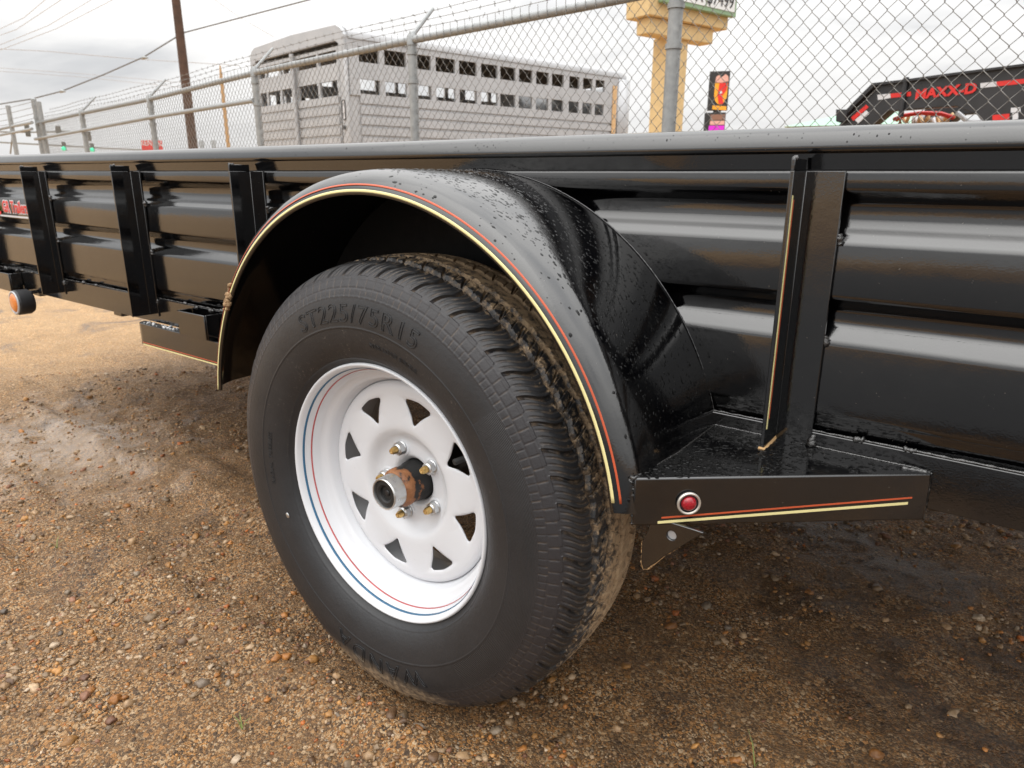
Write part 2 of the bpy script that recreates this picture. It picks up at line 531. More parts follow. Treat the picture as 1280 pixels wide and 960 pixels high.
def ground_mat():
    m, t, b = mat_base('wet_gravelly_sand')
    co = obj_co(t)
    s = t.nodes.new('ShaderNodeSeparateXYZ'); t.links.new(co, s.inputs[0])

    def vor(scale, feat='F1'):
        v = t.nodes.new('ShaderNodeTexVoronoi'); v.feature = feat; v.inputs['Scale'].default_value = scale
        t.links.new(co, v.inputs['Vector']); return v
    big = noise(t, co, 1.6, 5.0, 0.6, 0.5); med = noise(t, co, 8.0, 6.0, 0.65); fine = noise(t, co, 260.0, 4.0, 0.7)
    v1 = vor(330.0); v2 = vor(120.0)
    sandc = ramp(t, fine, [(0.30, (0.050, 0.032, 0.018)), (0.5, (0.16, 0.100, 0.052)), (0.72, (0.34, 0.225, 0.120))])
    sv1 = t.nodes.new('ShaderNodeSeparateColor'); t.links.new(v1.outputs['Color'], sv1.inputs[0])
    g1 = ramp(t, sv1.outputs[0], [(0.0, (0.028, 0.02, 0.013)), (0.35, (0.12, 0.072, 0.035)), (0.58, (0.32, 0.18, 0.07)), (0.74, (0.48, 0.24, 0.07)),
                                  (0.86, (0.50, 0.38, 0.25)), (1.0, (0.60, 0.50, 0.38))])
    sv2 = t.nodes.new('ShaderNodeSeparateColor'); t.links.new(v2.outputs['Color'], sv2.inputs[0])
    g2 = ramp(t, sv2.outputs[0], [(0.0, (0.03, 0.022, 0.016)), (0.30, (0.14, 0.085, 0.045)), (0.55, (0.40, 0.21, 0.075)), (0.8, (0.42, 0.30, 0.18)),
                                  (1.0, (0.55, 0.45, 0.34))])
    k1 = ramp(t, med, [(0.36, (0.25, 0.25, 0.25)), (0.62, (0.85, 0.85, 0.85))])
    c1 = mix_n(t, k1.outputs[0], sandc.outputs[0], g1.outputs[0])
    sel2 = math_n(t, 'GREATER_THAN', sv2.outputs[1], 0.72)
    edge2 = math_n(t, 'LESS_THAN', v2.outputs['Distance'], 0.0042 * 120)
    c2 = mix_n(t, math_n(t, 'MULTIPLY', math_n(t, 'MULTIPLY', sel2, edge2), 0.85), c1, g2.outputs[0])
    # dry pale sand beyond the trailer, wet and darker nearer
    dry = math_n(t, 'ADD', math_n(t, 'MULTIPLY_ADD', s.outputs[0], -0.42, -0.55), math_n(t, 'MULTIPLY_ADD', big, 1.2, -0.6), clamp=True)
    wetc = mix_n(t, 1.0, c2, (0.90, 0.79, 0.64), 'MULTIPLY')
    dryc = mix_n(t, 0.35, mix_n(t, 1.0, c2, (1.3, 1.2, 1.05), 'MULTIPLY'), (0.54, 0.35, 0.165))
    c3 = mix_n(t, dry, wetc, dryc)
    # dark damp stains
    wb = math_n(t, 'MULTIPLY', math_n(t, 'MULTIPLY_ADD', s.outputs[0], 0.20, -0.03, clamp=True), 1.0)
    wb = math_n(t, 'MINIMUM', wb, 0.13)
    st = ramp(t, math_n(t, 'ADD', noise(t, co, 3.1, 7.0, 0.7, 0.8), wb), [(0.54, (0, 0, 0)), (0.68, (1, 1, 1))])
    c4 = mix_n(t, math_n(t, 'MULTIPLY', st.outputs[0], 0.85), c3, mix_n(t, 1.0, c3, (0.30, 0.27, 0.25), 'MULTIPLY'))
    # film of water left in one shallow hollow
    dx = math_n(t, 'MULTIPLY', math_n(t, 'ADD', s.outputs[0], 1.62), 1.5); dy = math_n(t, 'MULTIPLY', math_n(t, 'ADD', s.outputs[1], -0.16), 3.1)
    rr = math_n(t, 'SQRT', math_n(t, 'ADD', math_n(t, 'MULTIPLY', dx, dx), math_n(t, 'MULTIPLY', dy, dy)))
    pud = math_n(t, 'SUBTRACT', math_n(t, 'MULTIPLY_ADD', med, 3.6, -0.45), math_n(t, 'MULTIPLY', rr, 1.35), clamp=True)
    c5 = mix_n(t, math_n(t, 'MULTIPLY', pud, 0.5), c4, (0.22, 0.175, 0.135))
    t.links.new(c5, b.inputs['Base Color'])
    wetness = math_n(t, 'MULTIPLY_ADD', st.outputs[0], -0.32, 0.72)
    rg = math_n(t, 'SUBTRACT', wetness, math_n(t, 'MULTIPLY', pud, 0.55))
    t.links.new(math_n(t, 'MAXIMUM', rg, 0.14), b.inputs['Roughness'])
    h1 = math_n(t, 'SUBTRACT', 1.0, v1.outputs['Distance']); h2 = math_n(t, 'MULTIPLY', math_n(t, 'SUBTRACT', 0.6, v2.outputs['Distance']), sel2)
    fl0 = math_n(t, 'SUBTRACT', 1.0, math_n(t, 'MULTIPLY', pud, 0.85))
    n1 = bump(t, None, math_n(t, 'MULTIPLY', h1, fl0), 0.6, 0.004)
    n2 = bump(t, None, math_n(t, 'MULTIPLY', h2, fl0), 0.6, 0.006, n1)
    fl = math_n(t, 'SUBTRACT', 1.0, math_n(t, 'MULTIPLY', pud, 0.75))
    n3 = t.nodes.new('ShaderNodeBump'); n3.inputs['Distance'].default_value = 0.006
    t.links.new(math_n(t, 'MULTIPLY', fl, 0.6), n3.inputs['Strength']); t.links.new(fine, n3.inputs['Height']); t.links.new(n2, n3.inputs['Normal'])
    t.links.new(n3.outputs[0], b.inputs['Normal'])
    return m


M['ground'] = ground_mat()

# ------------------------------------------------------------------ ground
LAT = RNG.random((257, 257))


def vnoise(x, y, f):
    u, v = x * f + 64.3, y * f + 31.7
    i, j = np.floor(u).astype(int), np.floor(v).astype(int); a, c = u - i, v - j
    a = a * a * (3 - 2 * a); c = c * c * (3 - 2 * c); i %= 256; j %= 256
    return (LAT[i, j] * (1 - a) + LAT[i + 1, j] * a) * (1 - c) + (LAT[i, j + 1] * (1 - a) + LAT[i + 1, j + 1] * a) * c - 0.5


def gheight(x, y):
    x = np.asarray(x, float); y = np.asarray(y, float)
    far = np.clip((np.hypot(x, y) - 3) / 30, 0, 1)
    h = 0.030 * vnoise(x, y, 1.3) + 0.016 * vnoise(x, y, 4.1) + 0.012 * vnoise(x + 3, y, 11.0) + 0.007 * vnoise(x, y + 9, 27.0) + 0.005 * vnoise(x, y, 62.0)
    # soft wheel tracks and drag marks in the mud on the far left
    tr_ = np.clip((-x - .35) / .5, 0, 1) * np.clip((1.2 - y) / .5, 0, 1)
    h = h + tr_ * (0.030 * vnoise(x * 1.3 + y * 2.0, y * 8.0, 1.0) + 0.016 * vnoise(x * 5 + 2, y * 19.0 + x * 2, 1.0))
    # tyre rut running back along the trailer, with ridges thrown up on both sides
    d = np.abs(y - 0.09 + 0.03 * vnoise(x, y * 0 + 1, 1.1)) / 0.11
    rut = -0.020 * np.exp(-d ** 4) + 0.012 * np.exp(-((d - 1.45) / 0.35) ** 2)
    h = h + rut * (0.75 + 0.5 * vnoise(x, y, 5.0))
    near = np.exp(-((x / 0.20) ** 2 + ((y - 0.09) / 0.14) ** 2))
    h = h * (1 - near) - 0.002 * near
    mound = 0.020 * np.exp(-(((x - 0.05) / 0.22) ** 2 + ((y + 0.085) / 0.045) ** 2))
    h = h + mound * (0.8 + vnoise(x, y, 14.0))
    return h * (1 - far) - 0.006


def axis(d0, d1, st, lim):
    a = list(np.arange(d0, d1, st)); k = st
    x = a[-1]
    while x < lim:
        k *= 1.14; x += k; a.append(x)
    k = st; x = a[0]; lo = []
    while x > -lim:
        k *= 1.14; x -= k; lo.append(x)
    return np.array(lo[::-1] + a)


gx, gy = axis(-2.4, 1.5, 0.0095, 500), axis(-0.75, 1.5, 0.0095, 500)
GX, GY = np.meshgrid(gx, gy, indexing='ij')
GZ = gheight(GX, GY)
nx, ny = len(gx), len(gy)
me = bpy.data.meshes.new('ground')
idx = np.arange(nx * ny).reshape(nx, ny)
quads = np.stack([idx[:-1, :-1], idx[1:, :-1], idx[1:, 1:], idx[:-1, 1:]], -1).reshape(-1, 4)


def fast_mesh(me, V, Q):
    V = np.asarray(V, np.float32); Q = np.asarray(Q, np.int32); k = Q.shape[1]
    me.vertices.add(len(V)); me.vertices.foreach_set('co', V.ravel())
    me.loops.add(Q.size); me.loops.foreach_set('vertex_index', Q.ravel())
    me.polygons.add(len(Q)); me.polygons.foreach_set('loop_start', np.arange(0, Q.size, k, dtype=np.int32))
    me.update(calc_edges=True); me.validate()
    me.polygons.foreach_set('use_smooth', np.ones(len(Q), bool)); return me


fast_mesh(me, np.stack([GX, GY, GZ], -1).reshape(-1, 3), quads)
g = link('ground', me, M['ground']); kind(g, 'structure')

# unseen dark asphalt slab behind the camera, added to darken the right panel's reflections
mb = MB(); ap = [(-.35, -1.12), (.9, -1.02), (2.4, -1.10), (9, -1.3), (9, -6.5), (-.9, -6.3), (-1.3, -4.0), (-.8, -2.0)]
mb.prism([(x, y, -.02) for x, y in ap], (0, 0, .052))
M['asphalt'] = plain('dark_apron_asphalt', (0.042, 0.042, 0.044), 0.6, var=.35, scale=30, bumps=.5)
kind(mb.build('added_dark_apron', M['asphalt']), 'structure')

# ------------------------------------------------------------------ pebbles (nobody could count them)
ico = bmesh.new(); bmesh.ops.create_icosphere(ico, subdivisions=1, radius=1); iv0 = np.array([v.co[:] for v in ico.verts]); if0 = np.array([[v.index for v in f.verts] for f in ico.faces]); ico.free()
ico = bmesh.new(); bmesh.ops.create_icosphere(ico, subdivisions=2, radius=1); iv1 = np.array([v.co[:] for v in ico.verts]); if1 = np.array([[v.index for v in f.verts] for f in ico.faces]); ico.free()
PAL = np.array([(0.46, 0.21, 0.06), (0.50, 0.27, 0.09), (0.42, 0.29, 0.17), (0.48, 0.36, 0.24), (0.55, 0.46, 0.36), (0.24, 0.20, 0.165), (0.18, 0.105, 0.055),
                (0.30, 0.15, 0.09), (0.30, 0.22, 0.14), (0.52, 0.17, 0.04), (0.09, 0.075, 0.07)])
PW = np.array([.11, .14, .20, .16, .10, .02, .07, .06, .11, .03, .005]); PW = PW / PW.sum()


def pebbles(name, n, region, smin, smax, IV, IF, power=2.6, clump=2.2, seed=0, lift=0.35):
    rg = np.random.default_rng(seed)
    x = rg.uniform(region[0], region[1], n * 4); y = rg.uniform(region[2], region[3], n * 4)
    dens = np.clip(0.55 + clump * vnoise(x, y, 2.2) + clump * 0.8 * vnoise(x + 5, y, 6.5), 0.05, 1)
    dd = np.hypot(x - CAM[0], y - CAM[1]); dens *= np.clip((1.25 / dd) ** 1.1, 0.1, 1)
    pc = np.hypot((x + 1.62) * 1.5, (y - 0.16) * 3.1); dens *= np.clip(pc * 1.4, 0.06, 1)
    keep = rg.random(n * 4) < dens
    keep &= ~((np.abs(x) < 0.16) & (np.abs(y - 0.09) < 0.125))
    x, y = x[keep][:n], y[keep][:n]; n = len(x)
    s = smin * (1 - rg.random(n) * (1 - (smin / smax) ** power)) ** (-1 / power)
    z = gheight(x, y)
    A = rg.normal(size=(n, 3, 3)); Q = np.linalg.qr(A)[0]
    V = IV[None] * (1 + 0.24 * rg.normal(size=(n, len(IV), 1)).clip(-1.3, 1.3))
    V = V * np.stack([rg.uniform(0.8, 1.35, n), rg.uniform(0.7, 1.0, n), rg.uniform(0.55, 0.85, n)], -1)[:, None, :]
    V = np.einsum('nij,nkj->nki', Q, V)
    V[:, :, 2] *= 0.72
    V = V * s[:, None, None] + np.stack([x, y, z + s * lift * 0.6], -1)[:, None, :]
    k = len(IV)
    Fa = (IF[None] + (np.arange(n) * k)[:, None, None]).reshape(-1, 3)
    me = bpy.data.meshes.new(name); fast_mesh(me, V.reshape(-1, 3), Fa)
    c = PAL[rg.choice(len(PAL), n, p=PW)] * rg.uniform(0.45, 1.15, (n, 1)) * np.array([.98, .90, .80])
    C4 = np.ones((n, k, 4), np.float32); C4[:, :, :3] = c[:, None, :]
    at = me.color_attributes.new('Col', 'FLOAT_COLOR', 'POINT'); at.data.foreach_set('color', C4.ravel())
    o = link(name, me, M['pebble']); kind(o, 'stuff'); return o


o = pebbles('gravel', 30000, (-2.6, 1.5, -0.62, 1.5), 0.0017, 0.006, iv0, if0, 2.2, 3.4, 1, .12)
tag(o, 'fine tan and orange gravel strewn over the wet sand', 'gravel')
o = pebbles('pebbles', 4300, (-2.4, 1.5, -0.62, 1.5), 0.0042, 0.0125, iv1, if1, 2.6, 4.2, 2, .18)
tag(o, 'larger rounded orange, cream and grey pebbles among the gravel', 'pebbles')

# ------------------------------------------------------------------ the black utility trailer
TR = thing('utility_trailer', 'black steel utility trailer with corrugated sides, fender and white spoke wheel', 'trailer', (0, 0, 0))
XL, XR = -2.45, 1.45
YF = 0.23                     # plane of the near side
BLK = M['black']
# top rail: tube with a softly rounded face
rail = [(.2262, .847), (.2232, .8485), (.2218, .8515), (.2222, .855), (.2240, .8602), (.2270, .8665), (.2312, .8718), (.2365, .8748), (.243, .8762), (.258, .8762), (.265, .873), (.2675, .866),
        (.2675, .852), (.264, .847)]
o = MB().sweep_x(rail, XL, XR, True).build('top_rail', BLK, TR, smooth='auto', angle=38)
RAIL = o
MB().sweep_x([(.2322, .8472), (.262, .8472), (.262, .8275), (.2352, .8275)], XL, XR, True).build('rail_flange', BLK, TR, bevel=.0012)
# corrugated side sheet
prof = [(.236, .829), (.2325, .8265), (.2318, .824), (.2318, .809), (.2325, .8065), (.235, .803), (.246, .7925), (.2485, .789), (.249, .786), (.249, .774), (.2482, .7695),
        (.2445, .764), (.2432, .761), (.2428, .758), (.2412, .755), (.2345, .7485), (.2325, .7455), (.2318, .742), (.2318, .686), (.2326, .682), (.2355, .6785), (.246, .6685),
        (.2485, .6655), (.249, .662), (.249, .651), (.2484, .6475), (.2465, .6450), (.2345, .6315), (.2325, .6283), (.2318, .623), (.2318, .541), (.2322, .5375), (.2345, .5350), (.2352, .533), (.2345, .510)]
nsx = 60
vs = []; fs = []
for i in range(nsx + 1):
    x = XL + .01 + (XR - XL - .02) * i / nsx
    for (y, z) in prof:
        wob = 0.0007 * math.sin(x * 9.3 + z * 14) + 0.0005 * math.sin(x * 23.1 - z * 31) + 0.0006 * math.sin(x * 4.1 + z * 6)
        vs.append((x, y + wob, z))
mp = len(prof)
for i in range(nsx):
    for k in range(mp - 1):
        fs.append((i * mp + k, i * mp + k + 1, (i + 1) * mp + k + 1, (i + 1) * mp + k))
mb = MB(); mb.add(vs, fs); mb.build('side_panel', BLK, TR, smooth=True, solid=-.002)
# lower frame angle
MB().sweep_x([(.2285, .4475), (.2285, .5125), (.2345, .5125), (.2345, .4535), (.30, .4535), (.30, .4475)], XL, XR, True).build('frame_rail', BLK, TR, bevel=.0012)


def bead(name, pts, r, parent, n=90, mat='weld', jit=.35):
    P = np.array(pts, float); seg = np.linalg.norm(np.diff(P, axis=0), axis=1); cum = np.r_[0, np.cumsum(seg)]
    s = np.linspace(0, cum[-1], n); Q = np.stack([np.interp(s, cum, P[:, k]) for k in range(3)], -1)
    rr = r * (1 + jit * RNG.normal(size=n)).clip(.5, 1.9)
    return MB().tube(Q + RNG.normal(size=Q.shape) * r * .12, rr, 6).build(name, M[mat], parent, smooth=True)


bead('weld_bead', [(XL, .2318, .5135), (XR, .2318, .5135)], .0016, TR, 700, jit=.22)
# little weld spatter lumps at intervals on that bead
for x in (-2.1, -1.95, -1.87, -1.50, -1.42, -1.22, -0.94, -0.78, -0.72, .60, .655, 1.02, 1.3):
    bead('weld_lump', [(x, .230, .514), (x + .012, .230, .5145)], .0036, TR, 7, jit=.3)


# upright posts: 2 inch angle, one leg flat on the side, the other standing out
def post(x, zb, first=[None]):
    lo = .0
    pr = [(0, .179), (.0046, .179), (.0046, .2255), (.048, .2255), (.048, .2305), (0, .2305)]
    mb = MB(); mb.prism([(x + a, b, zb) for a, b in pr], (0, 0, .8268 - zb))
    mb.prism([(x + .0001, .1791, .8267), (x + .0045, .1791, .8267), (x + .0045, .2250, .8267), (x + .0001, .2250, .8267)], (0, 0, .013))
    o = mb.build('post', BLK, TR, bevel=.0008)
    # weld dabs down the edge
    for z in (.757, .637):
        bead('weld_lump', [(x + .049, .229, z), (x + .0495, .231, z - .014)], .004, o, 7, jit=.4)
    bead('weld_lump', [(x + .049, .2275, .509), (x + .049, .2275, .497)], .004, o, 7, jit=.4)
    bead('weld_lump', [(x + .0023, .181, .840), (x + .0023, .19, .8405)], .0024, o, 9, jit=.3)
    return o


for x, zb in ((-2.22, .468), (-1.672, .468), (-1.115, .466), (-.605, .466), (.972, .4485)):
    post(x, zb)
P5 = post(.5045, .4935)
# pinstripes on the standing leg of the post by the step
MB().box((.50905, .1815, .520), (.5098, .1842, .800)).build('pinstripe', M['yellow'], P5)
MB().box((.50905, .1872, .532), (.5098, .1885, .795)).build('pinstripe', M['orange'], P5)
MB().add([(.5045 - .002, .177, .4935), (.512, .177, .4935), (.5110, .226, .4952), (.5095, .226, .499), (.5095, .180, .4965), (.5035, .178, .497)],
         [(0, 1, 5), (1, 4, 5), (1, 2, 3, 4)]).build('rust_weld', M['tan_wood'], P5, smooth=True)

# deck, crossmembers, far side
for i in range(12):
    y0 = .30 + i * .145
    MB().box((XL + .02, y0, .470), (XR - .02, y0 + .139, .508)).build('deck_plank', M['deck'], TR, bevel=.003)
for x in (-2.1, -1.5, -.9, -.35, .35, .9, 1.3):
    MB().box((x, .302, .4075), (x + .05, 2.03, .468)).build('crossmember', BLK, TR, bevel=.002)
MB().sweep_x([(2.06, .4475), (2.06, .847), (2.064, .847), (2.064, .4475)], XL, XR, True).build('far_side_panel', BLK, TR)
MB().sweep_x([(2.05, .847), (2.09, .847), (2.09, .8762), (2.05, .8762)], XL, XR, True).build('far_top_rail', BLK, TR, bevel=.004)
MB().tube([(0, .10, .35), (0, 2.1, .35)], .03, 20).build('axle', M['satin_black'], TR, smooth='auto')
for y0 in (.42, 1.9):
    for k in range(4):
        MB().box((-.34 + .05 * k, y0, .375 + .008 * k), (.34 - .05 * k, y0 + .045, .3825 + .008 * k)).build('spring_leaf', M['satin_black'], TR)

# lower fascia hung under the frame ahead of the wheel (rounded end)
FASY = .2005
pr = [(-.43, FASY), (-1.115, FASY), (-1.130, FASY + .002), (-1.139, FASY + .008), (-1.143, FASY + .018), (-1.144, .2275), (-.43, .2275)]
o = MB().prism([(a, b_, .3875) for a, b_ in pr], (0, 0, .0585)).build('lower_fascia', BLK, TR, bevel=.0015)
MB().box((-1.118, FASY - .0008, .3885), (-.43, FASY + .0005, .3915)).build('pinstripe', M['yellow'], o)
MB().box((-1.120, FASY - .0008, .3945), (-.43, FASY + .0005, .3962)).build('pinstripe', M['orange'], o)
lump = MB()
for k in range(26):
    bx_ = random.uniform(-1.12, -.95); by_ = random.uniform(.205, .224); rr = random.uniform(.002, .006)
    lump.add(iv0 * np.array([rr, rr, rr * .6]) + np.array([bx_, by_, .447]), if0.tolist())
kind(lump.build('grit', M['alu'], o, smooth=True), 'stuff')


def pocket(x0, x1):
    t_ = .004; y0, y1, z0, z1 = .190, .2280, .4475, .5065
    mb = MB()
    mb.box((x0, y0, z0), (x1, y0 + t_, z1)); mb.box((x0, y0 + t_, z0), (x0 + t_, y1, z1)); mb.box((x1 - t_, y0 + t_, z0), (x1, y1, z1))
    o = mb.build('stake_pocket', BLK, TR, bevel=.0018)
    bead('weld_lump', [(x0 + .02, .2275, .510), (x0 + .03, .227, .5105)], .0045, o, 7)
    bead('weld_lump', [(x1 - .03, .2275, .510), (x1 - .022, .227, .5105)], .0045, o, 7)
    return o


pocket(-.905, -.785)
pocket(-2.10, -1.955)

# amber side marker in a round housing under the frame
AC = aty(19.5, 378.5, .17)
o = MB().lathe([(.0, .0), (.0, .0375), (.003, .040), (.036, .040), (.046, .034), (.046, 0)], (AC[0], .17, AC[2]), 40).build('amber_marker_lamp', M['satin_black'], TR, smooth='auto')
MB().lathe([(-.001, .037), (-.004, .0385), (-.006, .036), (-.006, .031), (-.001, .030)], (AC[0], .17, AC[2]), 40).build('bezel', M['alu'], o, smooth=True)
MB().lathe([(-.011, 0), (-.0108, .012), (-.0095, .022), (-.006, .030), (-.001, .0305)], (AC[0], .17, AC[2]), 40).build('lens', M['amber_lens'], o, smooth=True)
MB().box((AC[0] - .025, .2, AC[2] + .03), (AC[0] + .025, .228, .4475)).build('lamp_bracket', BLK, o)

# decal on the side sheet (red lettering outlined in white)
ct = aty(17, 262, YF)
off_r = text_mesh('GR Trailers', .058, space=.95)
dz0 = .7075


def decal_part(name, body, size, cx_, cz_, y, mat, bold=0.0, parent=None, depth=.0003, sx=1.0, space=1.0):
    me = text_mesh(body, size, depth=depth, bold=bold, space=space)
    map_mesh(me, lambda a: np.stack([a[:, 0] * sx + cx_, y - a[:, 2], a[:, 1] + cz_], -1))
    return link(name, me, mat, parent)


DEC = MB().box((-2.05, .2305, .6850), (-1.785, .2312, .6905)).build('decal', M['tape_white'], TR)
decal_part('decal_outline', 'GR Trailers', .050, -1.910, .7155, .2303, M['tape_white'], .0040, DEC, sx=.86)
decal_part('decal_letters', 'GR Trailers', .050, -1.910, .7155, .2296, M['red'], .0010, DEC, sx=.86)
MB().box((-2.03, .2297, .6915), (-1.90, .2302, .6955)).build('decal_bar', M['ink'], DEC)
MB().prism([(-2.075, .2294, .70), (-2.045, .2294, .70), (-2.035, .2294, .715), (-2.06, .2294, .728), (-2.08, .2294, .718)], (0, .0006, 0)).build('decal_flash', M['lime'], DEC)
MB().prism([(-2.07, .2290, .691), (-2.035, .2290, .691), (-2.03, .2290, .702), (-2.07, .2290, .702)], (0, .0004, 0)).build('decal_flash', M['red'], DEC)

# ------------------------------------------------------------------ fender
FC = np.array([.002, .391])
sec = [(.2325, .4375), (.20, .438), (.12, .438), (.075, .438), (.048, .4378), (.030, .4372), (.0175, .4354), (.0080, .4322), (.0005, .4276), (-.0055, .4208), (-.0094, .4145), (-.0114, .4090), (-.0118, .4060), (-.0108, .4040), (-.0085, .4032)]
sec_in = [(-.0062, .4045), (-.0070, .4085), (-.0042, .4130), (.0005, .4195), (.008, .4245), (.018, .4292), (.032, .4327), (.05, .4345), (.12, .4355), (.2325, .435)]
sa = np.array(sec); sl = np.r_[0, np.cumsum(np.linalg.norm(np.diff(sa, axis=0), axis=1))]


def fsec(s):
    return np.interp(s, sl, sa[:, 0]), np.interp(s, sl, sa[:, 1])


A0, A1 = R(7.0), R(172.0)
NA = 150
full = sec + sec_in
mb = MB(); vs = []
for i in range(NA + 1):
    a = A0 + (A1 - A0) * i / NA
    tip = max(0, 1 - (a - A0) / .10) * .5
    for (y, r) in full:
        k = np.clip((.06 - y) / .07, 0, 1)
        aa = a + tip * .05 * k * k            # outer corner of the rear end is rounded off
        vs.append((FC[0] + r * math.cos(aa), y, FC[1] + r * math.sin(aa)))
m_ = len(full); fs = []
for i in range(NA):
    for k in range(m_):
        fs.append((i * m_ + k, i * m_ + (k + 1) % m_, (i + 1) * m_ + (k + 1) % m_, (i + 1) * m_ + k))
fs.append(tuple(range(m_))); fs.append(tuple(range(NA * m_, (NA + 1) * m_))[::-1])
mb.add(vs, fs)
FEN = mb.build('fender', BLK, TR, smooth='auto', angle=50)


def fstripe(r0, r1, mat, a0, a1):
    # walk along the section between two radii on the outer roll
    rr = np.linspace(r0, r1, 4); yy = np.interp(-rr, -sa[4:12, 1], sa[4:12, 0])
    vs = []; n = 160
    for i in range(n + 1):
        a = a0 + (a1 - a0) * i / n
        for y, r in zip(yy, rr):
            vs.append((FC[0] + (r + .0002) * math.cos(a), y - .0007, FC[1] + (r + .0002) * math.sin(a)))
    fs = [(i * 4 + k, i * 4 + k + 1, (i + 1) * 4 + k + 1, (i + 1) * 4 + k) for i in range(n) for k in range(3)]
    mb = MB(); mb.add(vs, fs); return mb.build('pinstripe', mat, FEN, smooth=True, solid=.0003)


fstripe(.4074, .4110, M['yellow'], R(10.2), R(172))
fstripe(.4160, .4182, M['orange'], R(10.0), R(172))
# mud flicked on the fender lip
lump = MB()
for k in range(46):
    a = R(random.gauss(146.5, 1.6)); r = random.uniform(.403, .424); y = float(np.interp(-r, -sa[4:12, 1], sa[4:12, 0])); q = random.uniform(.0018, .0048)
    lump.add(iv0 * (q * (1 + .3 * RNG.normal(size=(len(iv0), 1)))) + np.array([FC[0] + r * math.cos(a), y - .001, FC[1] + r * math.sin(a)]), if0.tolist())
kind(lump.build('mud_splash', M['mud'], FEN, smooth=True), 'stuff')
# fender weld to the side
bead('weld_bead', [(FC[0] + .4385 * math.cos(a), .2312, FC[1] + .4385 * math.sin(a)) for a in np.linspace(R(9), R(92), 60)], .0009, FEN, 300, mat='black', jit=.15)

# flat inner plate closing the wheel arch behind the tyre
mb = MB(); pv = [(FC[0] + .4345 * math.cos(a), .2255, FC[1] + .4345 * math.sin(a)) for a in np.linspace(R(8), R(172), 80)]
mb.prism(pv, (0, .003, 0)); mb.build('wheel_arch_plate', M['undercoat'], FEN)
# ---- rain drops
dome_v = []; dome_f = []
for j, (rr, hh) in enumerate(((1, 0), (.82, .55), (.45, .88))):
    for k in range(8):
        dome_v.append((rr * math.cos(k * math.pi / 4), rr * math.sin(k * math.pi / 4), hh))
dome_v.append((0, 0, 1))
for j in range(2):
    for k in range(8):
        dome_f.append((j * 8 + k, j * 8 + (k + 1) % 8, (j + 1) * 8 + (k + 1) % 8, (j + 1) * 8 + k))
for k in range(8):
    dome_f.append((16 + k, 16 + (k + 1) % 8, 24))
dome_v = np.array(dome_v)


def drops(parent, items):
    mb = MB()
    for (p, n, t_, r, el) in items:
        n = np.array(n, float); n /= np.linalg.norm(n); t_ = np.array(t_, float); t_ -= n * (t_ @ n); t_ /= np.linalg.norm(t_); b_ = np.cross(n, t_)
        jit = 1 + .18 * RNG.normal(size=(len(dome_v), 1)).clip(-1.5, 1.5)
        q = dome_v * np.array([r * el, r, r * .22]) * np.c_[jit, jit, np.ones_like(jit)]
        mb.add(np.array(p) + q[:, :1] * t_ + q[:, 1:2] * b_ + q[:, 2:] * n, dome_f)
    return kind(mb.build('rain_drops', M['drop'], parent, smooth=True), 'stuff')


it = []
for k in range(3000):
    s = random.uniform(sl[1] * .6, sl[9]); a = R(random.choice([random.uniform(10, 95), random.uniform(15, 85), random.uniform(30, 140)]))
    y, r = fsec(s); y2, r2_ = fsec(s + .002); dy, dr = y2 - y, r2_ - r
    nn = np.array([-dr, -dy]); nn = np.array([dr, -dy]) if False else nn
    ny_, nr_ = (dr, -dy)
    if nr_ < 0:
        ny_, nr_ = -ny_, -nr_
    e = np.array([math.cos(a), 0, math.sin(a)]); tg = np.array([math.sin(a), 0, -math.cos(a)])
    if y < .025 and random.random() < .85:
        continue
    p_ = np.array([FC[0] + r * math.cos(a), y, FC[1] + r * math.sin(a)])
    it.append((p_, e * nr_ + np.array([0, ny_, 0]), tg, random.choice([.0006, .0008, .001, .0012, .0016, .0019]), random.uniform(.9, 2.2)))
drops(FEN, it)
it = []
for k in range(70):
    x = random.gauss(random.choice([.75, .55, .3, 0, -.4, .95]), .07); f_ = random.random()
    y = .2226 + f_ * .0042; z = .8562 + f_ * .0100
    it.append(((x, y, z), (0, -.9, .40), (0, -.35, -1), random.choice([.0005, .0007, .0009, .0012]), random.uniform(1.1, 2.0)))
for k in range(60):
    x = random.uniform(-.5, 1.1); f_ = random.random()
    it.append(((x, .2272 + f_ * .0035, .8667 + f_ * .0044), (0, -.75, .66), (random.uniform(-.4, .4), -.6, -.7), random.choice([.0005, .0006, .0008]), random.uniform(1., 1.9)))
drops(RAIL, it)

# ------------------------------------------------------------------ step behind the fender
SA, SB, SCn = np.array([.4235, .0005]), np.array([.4265, .2275]), np.array([.676, .2275])
ZT, ZB = .4945, .4355
SE = SCn + np.array([.012, -.006]); sd_ = (SE - SA) / np.linalg.norm(SE - SA); sn_ = np.array([sd_[1], -sd_[0]])    # outward normal of the front face
STP = MB().prism([(SA[0], SA[1], ZB), (SB[0], SB[1], ZB), (SCn[0] + .012, SCn[1], ZB), (SCn[0] + .012, SCn[1] - .006, ZB)], (0, 0, ZT - ZB)).build('step', BLK, TR, bevel=.0022, seg=3)


def on_face(s, z, d=0.0):
    q = SA + sd_ * s + sn_ * d; return np.array([q[0], q[1], z])


